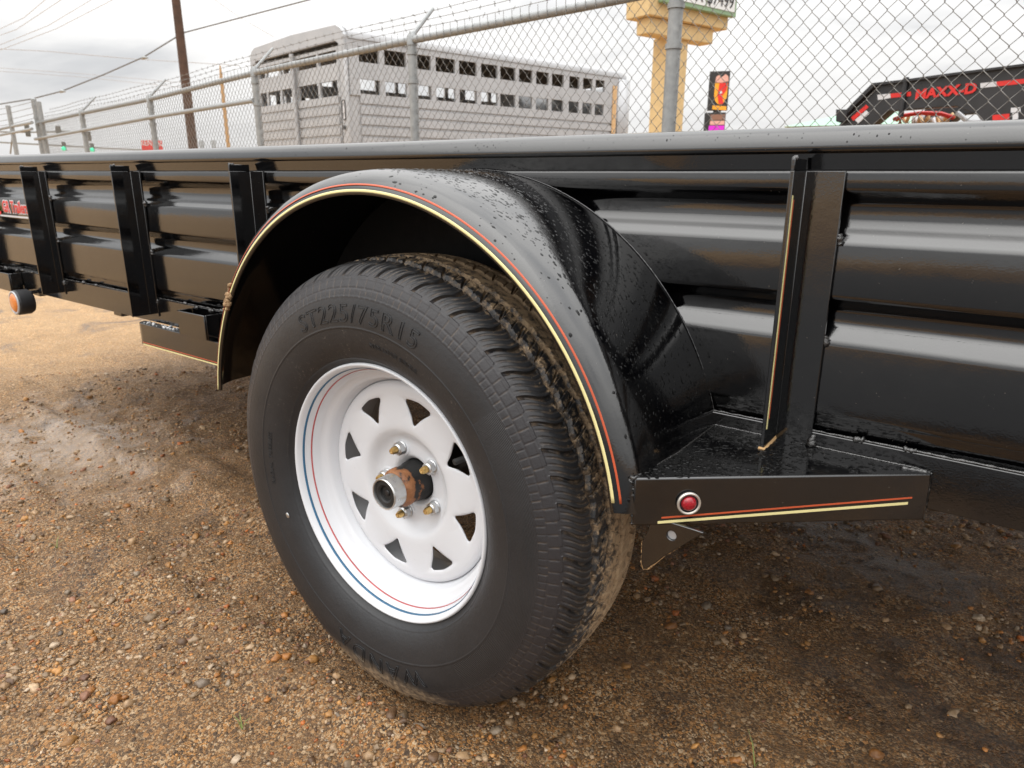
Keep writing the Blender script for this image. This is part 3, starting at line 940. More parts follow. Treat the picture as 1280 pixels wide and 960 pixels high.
for mt, (s0, z0), (s1, z1), wd in (('orange', (.034, .4440), (.326, .4645), .0018), ('yellow', (.030, .4365 + .0045), (.322, .4365 + .0225), .0030)):
    a_, b_ = on_face(s0, z0, .0006), on_face(s1, z1, .0006)
    wv = np.array([0, 0, wd])
    if mt == 'yellow':
        a_, b_ = on_face(s0, .4378, .0006), on_face(s1, .4562, .0006)
    else:
        a_, b_ = on_face(s0, .4442, .0006), on_face(s1, .4638, .0006)
    MB().prism([a_, b_, b_ + wv, a_ + wv], np.r_[-sn_ * .0012, 0]).build('pinstripe', M[mt], STP)
bead('weld_bead', [(SA[0] - .001, SA[1] + .003, ZT), (.430, .10, ZT), (SB[0], SB[1], ZT)], .0014, STP, 120, jit=.15)
bead('weld_bead', [(SB[0], .2272, ZT + .0005), (SCn[0], .2268, ZT + .0005)], .0012, STP, 140, jit=.15)
bead('weld_lump', [(SA[0] - .002, SA[1] + .002, ZT), (SA[0] - .004, SA[1] + .003, ZT - .006)], .004, STP, 8)
bead('weld_lump', [(.657, .218, ZT), (.685, .224, ZT - .001)], .0028, STP, 14, jit=.3)
bead('weld_bead', [(SA[0] - .002, SA[1] + .003, ZT - .004), (SA[0] - .001, SA[1] + .003, ZB)], .002, STP, 50)
bead('weld_bead', [(SCn[0] + .011, .224, ZT), (SCn[0] + .011, .224, ZB)], .0016, STP, 25, jit=.2)
it = []
for k in range(900):
    u, v = random.random(), random.random()
    if u + v > 1:
        u, v = 1 - u, 1 - v
    q = SA + (SB - SA) * u + (SCn - SA) * v
    if v > .55 and random.random() < .6:
        continue
    it.append(((q[0], q[1], ZT), (0, 0, 1), (random.uniform(-1, 1), random.uniform(-1, 1), 0), random.choice([.0010, .0014, .0020, .0028]), random.uniform(1, 2.2)))
drops(STP, it)


# red side marker on the step face
def face_lathe(prof, s, z, n=40):
    vs = []; fs = []; m = len(prof)
    for i in range(n):
        a = 2 * math.pi * i / n
        for (d, r) in prof:
            vs.append(on_face(s + r * math.cos(a), z + r * math.sin(a), d))
    for i in range(n):
        j = (i + 1) % n
        for q in range(m - 1):
            fs.append((i * m + q, j * m + q, j * m + q + 1, i * m + q + 1))
    mb = MB(); mb.add(vs, fs); return mb


lamp = face_lathe([(0, .0135), (.003, .0136), (.0045, .0126), (.0045, .0112), (.0030, .0104), (.0030, 0)], .0635, .4640).build('red_marker_lamp', M['rubber'], TR, smooth='auto')
face_lathe([(.0030, .0138), (.0052, .0134), (.0056, .0120), (.0042, .0108)], .0635, .4640).build('bezel', M['chrome'], lamp, smooth=True)
face_lathe([(.0086, 0), (.0084, .003), (.0076, .0055), (.0062, .0076), (.003, .0088)], .0635, .4640).build('lens', M['red_lens'], lamp, smooth=True)

# drilled tab under the step
tab = [(.4305, .4385), (.4315, .425), (.4305, .420), (.426, .409), (.4235, .402), (.4240, .372), (.4275, .3655), (.432, .3665), (.452, .392), (.478, .418), (.498, .4385)]
hc = (.4600, .4225)
outer = [(x, z) for x, z in tab]


def ring_plate(outer, hole_c, hr, y0, y1, name, mat, parent):
    n = 48; vs_o = []; vs_h = []
    P = outer
    for k in range(n):
        a = 2 * math.pi * k / n; d = np.array([math.cos(a), math.sin(a)]); best = 1e9
        for i in range(len(P)):
            p0 = np.array(P[i]) - hole_c; p1 = np.array(P[(i + 1) % len(P)]) - hole_c; e = p1 - p0
            dn = d[0] * e[1] - d[1] * e[0]
            if abs(dn) < 1e-12:
                continue
            t_ = (p0[0] * e[1] - p0[1] * e[0]) / dn; s_ = (p0[0] * d[1] - p0[1] * d[0]) / dn
            if t_ > 0 and -1e-6 <= s_ <= 1 + 1e-6:
                best = min(best, t_)
        vs_o.append((hole_c[0] + d[0] * best, hole_c[1] + d[1] * best)); vs_h.append((hole_c[0] + d[0] * hr, hole_c[1] + d[1] * hr))
    vs = [(x, y0, z) for x, z in vs_o] + [(x, y0, z) for x, z in vs_h] + [(x, y1, z) for x, z in vs_o] + [(x, y1, z) for x, z in vs_h]
    fs = []
    for k in range(n):
        j = (k + 1) % n
        fs += [(k, j, n + j, n + k), (2 * n + k, 3 * n + k, 3 * n + j, 2 * n + j), (k, 2 * n + k, 2 * n + j, j), (n + k, n + j, 3 * n + j, 3 * n + k)]
    mb = MB(); mb.add(vs, fs); return mb.build(name, mat, parent, bevel=.0008)


TAB = ring_plate(outer, np.array(hc), .0058, .030, .0345, 'drilled_tab', BLK, TR)
MB().lathe([(0, 0), (0, .0056), (.003, .0056)], (hc[0], .0325, hc[1]), 24).build('bright_disc', M['alu'], TAB, smooth='auto')
bead('worn_edge', [(.4238, .0322, .402), (.4243, .0322, .372), (.4278, .0322, .366), (.432, .0322, .367), (.452, .0322, .3925), (.470, .0322, .411)], .0011, TAB, 60, mat='tan_wood', jit=.5)

# ------------------------------------------------------------------ wheel
HC = np.array([0, 0, .35])
rimp = [(.012, .2045), (.005, .2080), (.001, .2078), (-.0012, .2060), (-.0012, .2040), (.0015, .2015), (.006, .1995), (.012, .1975), (.018, .1955), (.028, .1915), (.036, .1890),
        (.0395, .1865), (.042, .181), (.045, .1765), (.050, .1740), (.056, .1725), (.060, .1700), (.064, .1685), (.10, .1650), (.125, .165), (.135, .172), (.142, .182), (.150, .187), (.170, .193), (.178, .205), (.176, .208)]
WH = MB().lathe(rimp, HC, 128).build('wheel', M['white'], TR, smooth='auto', angle=60, solid=-.002)
WH['label'] = 'white painted spoke wheel with eight triangular holes'

# disc with eight rounded triangular holes
dk = np.array([(.034, .084), (.040, .0755), (.044, .0725), (.058, .0715), (.068, .0705), (.076, .0665), (.084, .0585), (.090, .0545), (.096, .0528), (.110, .0520), (.126, .0523), (.142, .0530), (.152, .0536), (.160, .0548), (.165, .0575), (.1685, .0640)])


def dy_(r):
    return float(np.interp(r, dk[:, 0], dk[:, 1]))


r1, r2, rc = .097, .153, .1285
SECT = math.pi / 4


def rounded_poly(P, rad, n=7):
    out_ = []
    m = len(P)
    for i in range(m):
        p, a, b_ = np.array(P[i]), np.array(P[i - 1]), np.array(P[(i + 1) % m])
        u = (a - p) / np.linalg.norm(a - p); v = (b_ - p) / np.linalg.norm(b_ - p)
        ang = math.acos(np.clip(u @ v, -1, 1)); d = rad / math.tan(ang / 2); c = p + (u + v) / np.linalg.norm(u + v) * rad / math.sin(ang / 2)
        s0 = p + u * d - c; s1 = p + v * d - c
        t0, t1 = math.atan2(s0[1], s0[0]), math.atan2(s1[1], s1[0])
        dd = (t1 - t0 + math.pi) % (2 * math.pi) - math.pi
        for k in range(n + 1):
            t_ = t0 + dd * k / n; out_.append(c + rad * np.array([math.cos(t_), math.sin(t_)]))
    return np.array(out_)


# local sector coords: (t = angle * rc, r - rc)
hol = rounded_poly([(-.0272, .0150), (0, .0178), (.0272, .0150), (.001, -.0250)], .0040)


def ray_poly(P, a):
    d = np.array([math.cos(a), math.sin(a)]); best = 0
    for i in range(len(P)):
        p0, e = P[i], P[(i + 1) % len(P)] - P[i]; dn = d[0] * e[1] - d[1] * e[0]
        if abs(dn) < 1e-14:
            continue
        t_ = (p0[0] * e[1] - p0[1] * e[0]) / dn; s_ = (p0[0] * d[1] - p0[1] * d[0]) / dn
        if t_ > 0 and -1e-9 <= s_ <= 1 + 1e-9:
            best = max(best, t_)
    return best


hw = SECT / 2 * rc
rect = np.array([(-hw, r1 - rc), (hw, r1 - rc), (hw, r2 - rc), (-hw, r2 - rc)])
al = sorted(set([round(a, 9) for a in list(np.linspace(-math.pi / 2, math.pi / 2, 37)) + [math.atan2(r1 - rc, hw), math.atan2(r2 - rc, hw)]]))
al = al + [math.pi - a for a in al[::-1] if abs(abs(a) - math.pi / 2) > 1e-6]
outp = [np.array([math.cos(a), math.sin(a)]) * ray_poly(rect, a) for a in al]
inp = [np.array([math.cos(a), math.sin(a)]) * ray_poly(hol, a) for a in al]
bmd = bmesh.new()
KR = 6


def dv(tt, rr):
    r = rr + rc; th = tt / rc
    return (r * math.cos(th), dy_(r), r * math.sin(th))


H0 = R(31.5)
th_in = set(); th_out = set()
for sct in range(8):
    base = H0 + SECT * sct; rows = []
    for k in range(KR + 1):
        q = (k / KR) ** 1.2; row = []
        for o_, i_ in zip(outp, inp):
            pnt = i_ + (o_ - i_) * q; r = pnt[1] + rc; th = pnt[0] / rc + base
            dish = .0022 * (1 - q) ** 3         # metal turned in round each hole
            row.append(bmd.verts.new((HC[0] + r * math.cos(th), HC[1] + dy_(r) + dish, HC[2] + r * math.sin(th))))
        rows.append(row)
    n = len(al)
    for k in range(KR):
        for j in range(n):
            bmd.faces.new((rows[k][j], rows[k][(j + 1) % n], rows[k + 1][(j + 1) % n], rows[k + 1][j]))
    for o_ in outp:
        if abs(o_[1] - (r1 - rc)) < 1e-7:
            th_in.add(round(o_[0] / rc + base, 7))
        if abs(o_[1] - (r2 - rc)) < 1e-7:
            th_out.add(round(o_[0] / rc + base, 7))


def annulus(ths, rs):
    ths = sorted(ths); T = []
    for a in ths:
        if not T or a - T[-1] > 1e-5:
            T.append(a)
    if abs(T[-1] - T[0] - 2 * math.pi) < 1e-5:
        T = T[:-1]
    rows = [[bmd.verts.new((HC[0] + r * math.cos(a), HC[1] + dy_(r), HC[2] + r * math.sin(a))) for a in T] for r in rs]
    for k in range(len(rs) - 1):
        for j in range(len(T)):
            bmd.faces.new((rows[k][j], rows[k][(j + 1) % len(T)], rows[k + 1][(j + 1) % len(T)], rows[k + 1][j]))


annulus(th_in, [.034, .036, .040, .044, .048, .053, .058, .063, .068, .072, .076, .080, .084, .087, .090, .093, r1])
annulus(th_out, [r2, .156, .160, .1625, .165, .167, .1685])
bmesh.ops.remove_doubles(bmd, verts=bmd.verts, dist=2e-5)
bmesh.ops.recalc_face_normals(bmd, faces=bmd.faces)
me = bpy.data.meshes.new('wheel_disc'); bmd.to_mesh(me); bmd.free()
if me.polygons[0].normal.y > 0:
    me.flip_normals()
link('wheel_disc', me, M['white'], WH, smooth=True, solid=-.003)


def ringstripe(y0, ra, rb, yb, mat, a0, a1):
    MB().lathe([(y0, ra), (yb, rb)], HC, 140, a0, a1).build('pinstripe', mat, WH, smooth=True, solid=.0003)


def rim_at(r):
    q = [(rr, yy) for yy, rr in rimp[4:12]][::-1]
    return float(np.interp(r, [a for a, _ in q], [b_ for _, b_ in q]))


ringstripe(rim_at(.1985) - .0006, .19785, .1972, rim_at(.1972) - .0006, M['blue_line'], R(70), R(70 + 320))
ringstripe(rim_at(.1937) - .0006, .19325, .1927, rim_at(.1927) - .0006, M['red_line'], 0, 2 * math.pi)

# hub, cap, drum plate
MB().lathe([(.12, 0), (.12, .062), (.090, .062), (.0885, .055), (.0885, 0)], HC, 48).build('hub_flange', M['satin_black'], WH, smooth='auto')
MB().lathe([(.088, .0335), (.070, .0333), (.066, .0315), (.050, .0310), (.046, .0322), (.036, .0318), (.033, .0285), (.030, .0270)], HC, 48).build('hub', M['hub'], WH, smooth='auto', angle=50)
MB().lathe([(.031, .0268), (.012, .0262), (.0085, .0258), (.0070, .0245), (.0075, .0228), (.010, .0222), (.016, .0220)], HC, 48).build('dust_cap', M['zinc'], WH, smooth='auto', angle=50)
o = MB().lathe([(.0155, .0222), (.0105, .0215), (.0100, .0150), (.0120, .0125), (.0155, .0115), (.0160, 0)], HC, 40).build('cap_plug', M['rubber'], WH, smooth='auto')
MB().lathe([(.0145, 0), (.0138, .0035), (.0145, .0048), (.0158, .0050)], HC, 16).build('grease_nipple', M['satin_black'], WH, smooth=True)

# lug nuts (a nut with its cone, washer face and the stud end)
nut = []
mbn = MB()
hexp = [(.0108 * math.cos(k * math.pi / 3), .0108 * math.sin(k * math.pi / 3)) for k in range(6)]
mbn.prism([(x, -.0115, z) for x, z in hexp], (0, .0085, 0))
mbn.lathe([(-.0135, .0066), (-.0130, .0078), (-.0112, .0092)], (0, 0, 0), 24)
mbn.lathe([(-.0032, .0098), (-.0020, .0112), (.0025, .0100)], (0, 0, 0), 24)
me_n = mbn.mesh('lug_nut')
mbs = MB().lathe([(-.0120, .0058), (-.0205, .0058), (-.0225, .0045), (-.0240, .0042), (-.0243, .0022), (-.0230, 0)], (0, 0, 0), 20)
me_s = mbs.mesh('stud')
LR, L0 = .0572, R(40)
for k in range(5):
    a = L0 + k * 2 * math.pi / 5
    loc = (HC[0] + LR * math.cos(a), dy_(LR) - .001, HC[2] + LR * math.sin(a))
    for nm, mesh_, mt in (('lug_nut', me_n, 'zinc'), ('stud', me_s, 'brass')):
        o = bpy.data.objects.new(nm, mesh_); COL.objects.link(o); o.parent = WH; o.location = loc; o.rotation_euler = (0, a * 1.7, 0)
        if not mesh_.materials:
            mesh_.materials.append(M[mt]); mesh_.polygons.foreach_set('use_smooth', [True] * len(mesh_.polygons)); mesh_.set_sharp_from_angle(angle=R(35))
    MB().lathe([(.0004, .0104), (-.0006, .0125), (.0012, .0150)], (loc[0], loc[1], loc[2]), 28).build('seat_ring', M['white'], WH, smooth=True)
# valve stem through the hole at upper right
va = R(31)
vp_ = np.array([.143 * math.cos(va), .060, .35 + .143 * math.sin(va)])
MB().tube([vp_ + (.010, .014, .004), vp_ + (.004, .004, .002), vp_ + (-.004, -.008, -.001), vp_ + (-.008, -.015, -.003), vp_ + (-.0085, -.017, -.0035)], [.0062, .0052, .0047, .0050, .0040], 16).build('valve_stem', M['rubber'], WH, smooth='auto')

# ------------------------------------------------------------------ tyre
key = np.array([(.016, .1985), (.006, .2035), (.0, .2115), (-.009, .2205), (-.0165, .2350), (-.0210, .2520), (-.0230, .2700), (-.0222, .2900), (-.0185, .3080), (-.0130, .3220), (-.0060, .3340),
                (.0025, .3430), (.0120, .3490), (.0260, .3530), (.0450, .3560), (.0680, .3577), (.0890, .3582)])
mir = key[:-1][::-1].copy(); mir[:, 0] = .178 - mir[:, 0]
K = np.r_[key, mir]


def catmull(K, n=24):
    out_ = []
    for i in range(len(K) - 1):
        p0, p1, p2, p3 = K[max(i - 1, 0)], K[i], K[i + 1], K[min(i + 2, len(K) - 1)]
        for t_ in np.linspace(0, 1, n, endpoint=False):
            out_.append(.5 * ((2 * p1) + (p2 - p0) * t_ + (2 * p0 - 5 * p1 + 4 * p2 - p3) * t_ ** 2 + (3 * p1 - p0 - 3 * p2 + p3) * t_ ** 3))
    out_.append(K[-1]); return np.array(out_)


cr = catmull(K); cl_ = np.r_[0, np.cumsum(np.linalg.norm(np.diff(cr, axis=0), axis=1))]
tot = cl_[-1]
ss = np.r_[np.arange(0, tot * .70, .00125), np.arange(tot * .70, tot, .004), tot]
PY, PR = np.interp(ss, cl_, cr[:, 0]), np.interp(ss, cl_, cr[:, 1])
dyv, drv = np.gradient(PY, ss), np.gradient(PR, ss)
NYv, NRv = -drv, dyv                       # candidate normal
sgn = np.where((NYv * (PY - .089) + NRv * (PR - .27)) < 0, -1, 1); NYv, NRv = NYv * sgn, NRv * sgn
NT = 1920; NPT = 60
TH = np.arange(NT) * 2 * math.pi / NT
# rows are sheared along the slant of the tread blocks, so that grooves and sipes follow the grid
row_ay = np.clip(np.abs(PY - .089), .048, .0935); row_skew = np.sign(PY - .089) * 5.5 * (row_ay - .048) + .16 * np.sin((row_ay - .048) * 95)
Y2, T2 = np.meshgrid(PY, TH, indexing='ij'); T2 = T2 - row_skew[:, None] * 2 * math.pi / 60; R2 = np.repeat(PR[:, None], NT, 1)
ph = T2 * NPT / (2 * math.pi)
yt = Y2 - .089; ay = np.abs(yt)


def frac(v):
    return v - np.floor(v)


def near0(v, wd):                          # smooth bump 1 at integers, width as fraction
    f = np.abs(frac(v + .5) - .5); return np.clip(2.2 - 2.2 * f / wd, 0, 1)


tread = (R2 > .3360)
disp = np.zeros_like(R2); groove = np.zeros_like(R2)
zig = .0028 * (np.abs(frac(ph) * 2 - 1) * 2 - 1)
for c0, wd, dp, zz_ in ((-.0490, .0036, .0062, 1), (.0490, .0036, .0062, -1), (-.0165, .0034, .0062, -.8), (.0165, .0034, .0062, .8)):
    g_ = np.clip(1.6 - np.abs(yt - c0 - zig * zz_) / wd, 0, 1)
    groove = np.maximum(groove, g_); disp = np.minimum(disp, -dp * g_)
# shoulder blocks: slanted lateral groove each pitch and three sipes between
shd = np.clip((ay - .0480) / .003, 0, 1)
skew = row_skew[:, None] + 0 * ay
gl = near0(ph + skew, .085 + .05 * np.clip((.083 - ay) / .035, 0, 1)) * shd
disp = np.minimum(disp, -.0066 * gl * np.clip((R2 - .333) / .009, 0, 1)); groove = np.maximum(groove, .6 * gl)
for q in (.25, .50, .75):
    sp_ = near0(ph + skew + q, .045) * shd * np.clip((.094 - ay) / .006, 0, 1)
    disp = np.minimum(disp, -.0011 * sp_); groove = np.maximum(groove, .35 * sp_)
# intermediate ribs: slanted cuts
ir = np.clip((ay - .019) / .002, 0, 1) * np.clip((.0470 - ay) / .002, 0, 1)
cut = near0(ph - np.sign(yt) * 16 * (ay - .033) + .5, .06) * ir
disp = np.minimum(disp, -.0045 * cut); groove = np.maximum(groove, cut)
cut = near0(2 * ph - np.sign(yt) * 22 * (ay - .033) + .25, .075) * ir
disp = np.minimum(disp, -.0016 * cut); groove = np.maximum(groove, .5 * cut)
ctr = np.clip((.0140 - ay) / .002, 0, 1)
cut = near0(2 * ph + yt * 25, .09) * ctr
disp = np.minimum(disp, -.0022 * cut); groove = np.maximum(groove, .5 * cut)
disp = np.where(tread, disp, 0); groove = np.where(tread, groove, 0)
# notch blocks on the upper shoulder, just outside the tread edge
ns = np.clip((R2 - .3335) / .0006, 0, 1) * np.clip((.3360 - R2) / .0006, 0, 1)
box_ = ns * (frac(ph + .12) < .62)
disp = np.where((~tread) & (Y2 < .09), disp + .0007 * box_, disp)
# brick pattern band on the sidewall
band = (R2 > .3075) & (R2 < .3325) & (Y2 < .09)
row = (R2 < .3195)
ln = np.where(row, near0(ph * 3, .10), near0(ph * 2 + .35, .07)) * .0006
hz = np.clip(1.5 - np.abs(R2 - .3197) / .0009, 0, 1) * .0006
edge = (np.clip(1.5 - np.abs(R2 - .3080) / .0008, 0, 1) + np.clip(1.5 - np.abs(R2 - .3322) / .0008, 0, 1)) * .0005
disp = np.where(band, disp - np.maximum(np.maximum(ln, hz), 0), disp)
disp = np.where(Y2 < .09, disp + edge, disp)
groove = np.where(band, np.maximum(groove, (ln > .0003) * .25), groove)
# thin raised ring on the sidewall and bead rings by the rim
rg_ = np.clip(1.5 - np.abs(R2 - .2640) / .0009, 0, 1) * .0011 + np.clip(1.5 - np.abs(R2 - .2170) / .001, 0, 1) * .0006
disp = np.where(Y2 < .09, disp + rg_, disp)
disp += .0005 * vnoise(T2 * 6, R2 * 30 + Y2 * 20, 1.0)
YY = Y2 + NYv[:, None] * disp; RR = R2 + NRv[:, None] * disp
X3 = RR * np.cos(T2); Z3 = .35 + RR * np.sin(T2)
flat = -.004
low = np.clip(flat - Z3, 0, None)
Z3 = np.where(Z3 < flat, flat - low * .12, Z3)
blg = np.exp(-((Z3 - .03) / .05) ** 2) * np.exp(-(X3 / .13) ** 2) * .006
YY = YY + np.where(Y2 < .089, -blg, blg)
TV = np.stack([X3, YY, Z3], -1)
npf = len(ss)
ii = np.arange(npf * NT).reshape(npf, NT)
Q = np.stack([ii[:-1], ii[1:], np.roll(ii, -1, 1)[1:], np.roll(ii, -1, 1)[:-1]], -1).reshape(-1, 4)
me = bpy.data.meshes.new('tyre'); fast_mesh(me, TV.reshape(-1, 3), Q)
ga = me.attributes.new('groove', 'FLOAT', 'POINT'); ga.data.foreach_set('value', groove.astype(np.float32).ravel())
me.polygons.foreach_set('use_smooth', np.ones(len(Q), bool))
fl_ = np.repeat((PR[:-1] < .3335), NT); me.polygons.foreach_set('use_smooth', fl_)
bm_ = bmesh.new(); bm_.from_mesh(me); bmesh.ops.recalc_face_normals(bm_, faces=bm_.faces); bm_.to_mesh(me); bm_.free()
TY = link('tyre', me, M['tyre'], WH)


def side_y(r):
    k = PY < .06
    return np.interp(r, PR[k], PY[k])


def tyre_text(body, size, rmid, a_mid, outline, space=1.0, sx=1.0):
    me = text_mesh(body, size, outline=outline, space=space, res=4)
    # subdivide long edges a little so straight strokes follow the arc
    bm_ = bmesh.new(); bm_.from_mesh(me)
    bmesh.ops.subdivide_edges(bm_, edges=[e for e in bm_.edges if e.calc_length() > .006], cuts=3)
    bm_.to_mesh(me); bm_.free()

    def fn(a):
        r = rmid + a[:, 1]; th = a_mid - a[:, 0] * sx / rmid
        y = side_y(r) - .0006 - a[:, 2] * 1.0
        zq = .35 + r * np.sin(th); xq = r * np.cos(th)
        y = y - np.exp(-((zq - .03) / .05) ** 2) * np.exp(-(xq / .13) ** 2) * .006
        return np.stack([r * np.cos(th), y, .35 + r * np.sin(th)], -1)
    map_mesh(me, fn)
    o = link('tyre_lettering', me, M['tyre'], WH, smooth=True); return o


tyre_text('ST225/75R15', .0370, .2835, R(92), .00048, 1.10, 1.17)
tyre_text('WANDA', .037, .2840, R(271), .00066, 1.30, 1.2)
tyre_text('RADIAL  TUBELESS', .0105, .2470, R(178), .00030, 1.1)
tyre_text('MAX LOAD SINGLE', .0100, .2430, R(75), .00028, 1.1)
MB().lathe([(-.0010, 0), (-.0008, .004), (.0002, .0052)], (.2380 * math.cos(R(203)), float(side_y(.238)), .35 + .2380 * math.sin(R(203))), 20).build('moulded_dot', M['zinc'], WH, smooth=True)

# ------------------------------------------------------------------ chain link fence
fd = np.array([-.9928, .12]); fd /= np.hypot(*fd); fn_ = np.array([fd[1], -fd[0]]); FP = np.array([.63, 2.29])


def fpt(x, y):
    return atplane(x, y, FP, fn_)


FE = thing('chain_link_fence', 'galvanised chain link fence with barbed wire on angled arms', 'fence', (0, 2.37, 0))


def fs_(P):
    return (np.array(P[:2]) - FP) @ fd


posts = [(842, 60), (515, 50), (318, 91), (187, 124), (102, 141.6), (47, 154)]
tops = [fpt(760, 2), fpt(515, 50), fpt(318, 91), fpt(187, 124), fpt(102, 141.6), fpt(47, 154)]
s_top = np.array([-2.5] + [fs_(P) for P in tops]); z_top = np.array([1.605] + [P[2] for P in tops])


def ztop(s):
    return np.interp(s, s_top, z_top)


def fp3(s, z, dy=0.0):
    q = FP + fd * s; return np.array([q[0], q[1] + dy, z])


post_s = [fs_(fpt(*q)) for q in posts] + [-1.15]
awayn = np.array([.0, 1.0, 0])
for i, s in enumerate(post_s):
    zt = ztop(s); r = .031 if i in (0, 5) else .0275
    if i == 5:
        zt += .30
    o = MB().tube([fp3(s, -.3), fp3(s, zt - .01)], r, 16).build('post', M['galv'], FE, smooth='auto')
    if i != 5:
        MB().tube([fp3(s, zt - .03), fp3(s, zt + .02), fp3(s, zt + .045)], [r * 1.15, r * 1.12, r * .5], 14).build('post_cap', M['galv'], o, smooth='auto')
        MB().tube([fp3(s, zt + .02), fp3(s, zt + .20, .19)], [.014, .011], 8).build('barb_arm', M['galv'], FE, smooth='auto')
    else:
        MB().tube([fp3(s, zt - .02), fp3(s, zt + .01), fp3(s, zt + .025)], [r * 1.1, r * 1.1, r * .4], 14).build('post_cap', M['galv'], o, smooth='auto')
    for zb_ in (zt - .06, zt - .22):
        MB().tube([fp3(s, zb_), fp3(s, zb_ - .022)], r * 1.22, 14).build('tension_band', M['galv'], o, smooth='auto')
# second terminal post of the corner, and the run turning away to the far left
s2 = post_s[5] - .22
MB().tube([fp3(s2, -.3), fp3(s2, ztop(s2) + .26)], .031, 16).build('post', M['galv'], FE, smooth='auto')
sp = np.linspace(-2.4, post_s[5], 40)
MB().tube([fp3(s, ztop(s)) for s in sp], .0215, 14).build('top_pipe', M['galv'], FE, smooth='auto')
mids = [fp3(post_s[2], fpt(312, 128)[2] + .005), fpt(187, 147.8), fpt(102, 164), fpt(47, 174)]
MB().tube([fp3(fs_(P), P[2], -.03) for P in mids], .019, 12).build('brace_pipe', M['galv'], FE, smooth='auto')
for k, (u_, du) in enumerate(((.95, 0), (.62, 0), (.30, 0))):
    pts = []
    for s in np.linspace(-2.4, post_s[5], 120):
        zt = ztop(s); sag = .012 * math.sin(s * 3.3 + k) * .4
        pts.append(fp3(s, zt + .02 + .18 * u_ + sag, .19 * u_))
    o = MB().tube(pts, .0016, 5).build('barbed_wire', M['galv_wire'], FE, smooth=True)
    mb = MB(); s = -2.4 + .03 * k
    while s < post_s[5]:
        zt = ztop(s); c = fp3(s, zt + .02 + .18 * u_ + .012 * math.sin(s * 3.3 + k) * .4, .19 * u_)
        for q in range(2):
            a = random.uniform(0, math.pi); e = np.array([.4 * random.uniform(-1, 1), math.cos(a), math.sin(a)]) * .014
            mb.tube([c - e, c + e], .0013, 4)
        mb.tube([c - np.array([.006, 0, 0]), c + np.array([.006, 0, 0])], .0030, 5)
        s += .115
    kind(mb.build('barbs', M['galv_wire'], o), 'stuff')
# the woven mesh
mb = MB(); PW_, PH = .0600, .0650
s_lo, s_hi = -1.35, post_s[5] - .03
nw = int((s_hi - s_lo) / (PW_ / 2))
slant = lambda s: ztop(s)
V = []; Fq = []
rw = .00185
for i in range(nw):
    s0 = s_lo + i * PW_ / 2
    zt = float(ztop(s0)) + .02
    if True:
        # one zigzag wire per half pitch, linked with its neighbours at the knuckles
        zlo = .50 if s0 > 3 else .62
        nz = int((zt - zlo) / (PH / 2)); P = []
        for k in range(nz + 1):
            kk = k + 0
            side = 1 if (k + i) % 2 == 0 else -1
            off = side * PW_ / 4
            jx = .0009 * math.sin(i * 1.7 + k * 2.3)
            z = zt - k * PH / 2
            # knuckle: two points near the bend so the turn is rounded
            P.append(fp3(s0 + off * 1.0 + jx, z + .0022, .0030 * side)); P.append(fp3(s0 + off * 1.0 + jx, z - .0022, -.0030 * side))
        n0 = len(V)
        P = np.array(P); m = len(P)
        tdir = np.array([fd[0], fd[1], 0]); ndir = np.array([-fd[1], fd[0], 0])
        cs = [(math.cos(a), math.sin(a)) for a in (0.0, 1.5708, 3.1416, 4.7124)]
        for p_ in P:
            for c_, s_ in cs:
                V.append(p_ + rw * (c_ * tdir + s_ * ndir))
        for k in range(m - 1):
            for q in range(4):
                Fq.append((n0 + k * 4 + q, n0 + k * 4 + (q + 1) % 4, n0 + (k + 1) * 4 + (q + 1) % 4, n0 + (k + 1) * 4 + q))
me = bpy.data.meshes.new('wire_mesh'); fast_mesh(me, np.array(V) - np.array([0, 2.37, 0]), np.array(Fq))
o = link('wire_mesh', me, M['galv_wire'], FE); kind(o, 'stuff')
# twisted wire ends standing above the top pipe
mb = MB()
for i in range(0, nw, 2):
    s0 = s_lo + i * PW_ / 2 + PW_ / 4; zt = ztop(s0)
    mb.tube([fp3(s0, zt - .02, -.022), fp3(s0 + .002, zt + .045, -.022)], .0019, 4)
kind(mb.build('wire_ends', M['galv_wire'], FE), 'stuff')

# the neighbouring fence run beyond the corner: thin posts, pipes and strands
FE2 = thing('perimeter_fence', 'far galvanised fence run with one thin post beyond the corner posts', 'fence', tuple(fp3(post_s[5] + 2.2, 0)))
c0 = fp3(post_s[5] - .22, 1.35)
pA = atd(15, 160, 14.5); pB = atd(-140, 165, 21)
o = MB().tube([(pA[0], pA[1], -.2), (pA[0], pA[1], atd(12, 132, 14.5)[2])], .034, 12).build('post', M['galv'], FE2, smooth='auto')
for z0p, z1p, rr in ((158, 178, .022), (166, 182, .019)):
    a_ = atd(40, z0p - 5, 11.9); b_ = atd(15, z0p, 14.5); c_ = atd(-140, z1p + 14, 21)
    MB().tube([a_, b_, c_], rr, 10).build('pipe', M['galv'], FE2, smooth='auto')
for y0p in (131, 138, 146, 152):
    MB().tube([atd(42, y0p - 4, 11.9), atd(14, y0p + 3, 14.5), atd(-140, y0p + 30, 21)], .004, 5).build('wire_strand', M['galv_wire'], FE2)
MB().tube([atd(13, 192, 15), atd(16, 165, 14.6)], .012, 8).build('brace', M['galv'], FE2)

# ------------------------------------------------------------------ livestock trailer (aluminium, slatted)
LT0 = np.array([-5.60, 4.84]); lang = R(9.8)
lu = np.array([math.sin(lang), math.cos(lang)]); lv = np.array([-math.cos(lang), math.sin(lang)])   # lu forward along the side, lv across towards far side
LW, LL = 2.30, 5.35
LV = thing('livestock_trailer', 'silver aluminium livestock trailer with slatted sides and air gaps', 'livestock trailer', (LT0[0] + .3, LT0[1] + 2.4, 0))


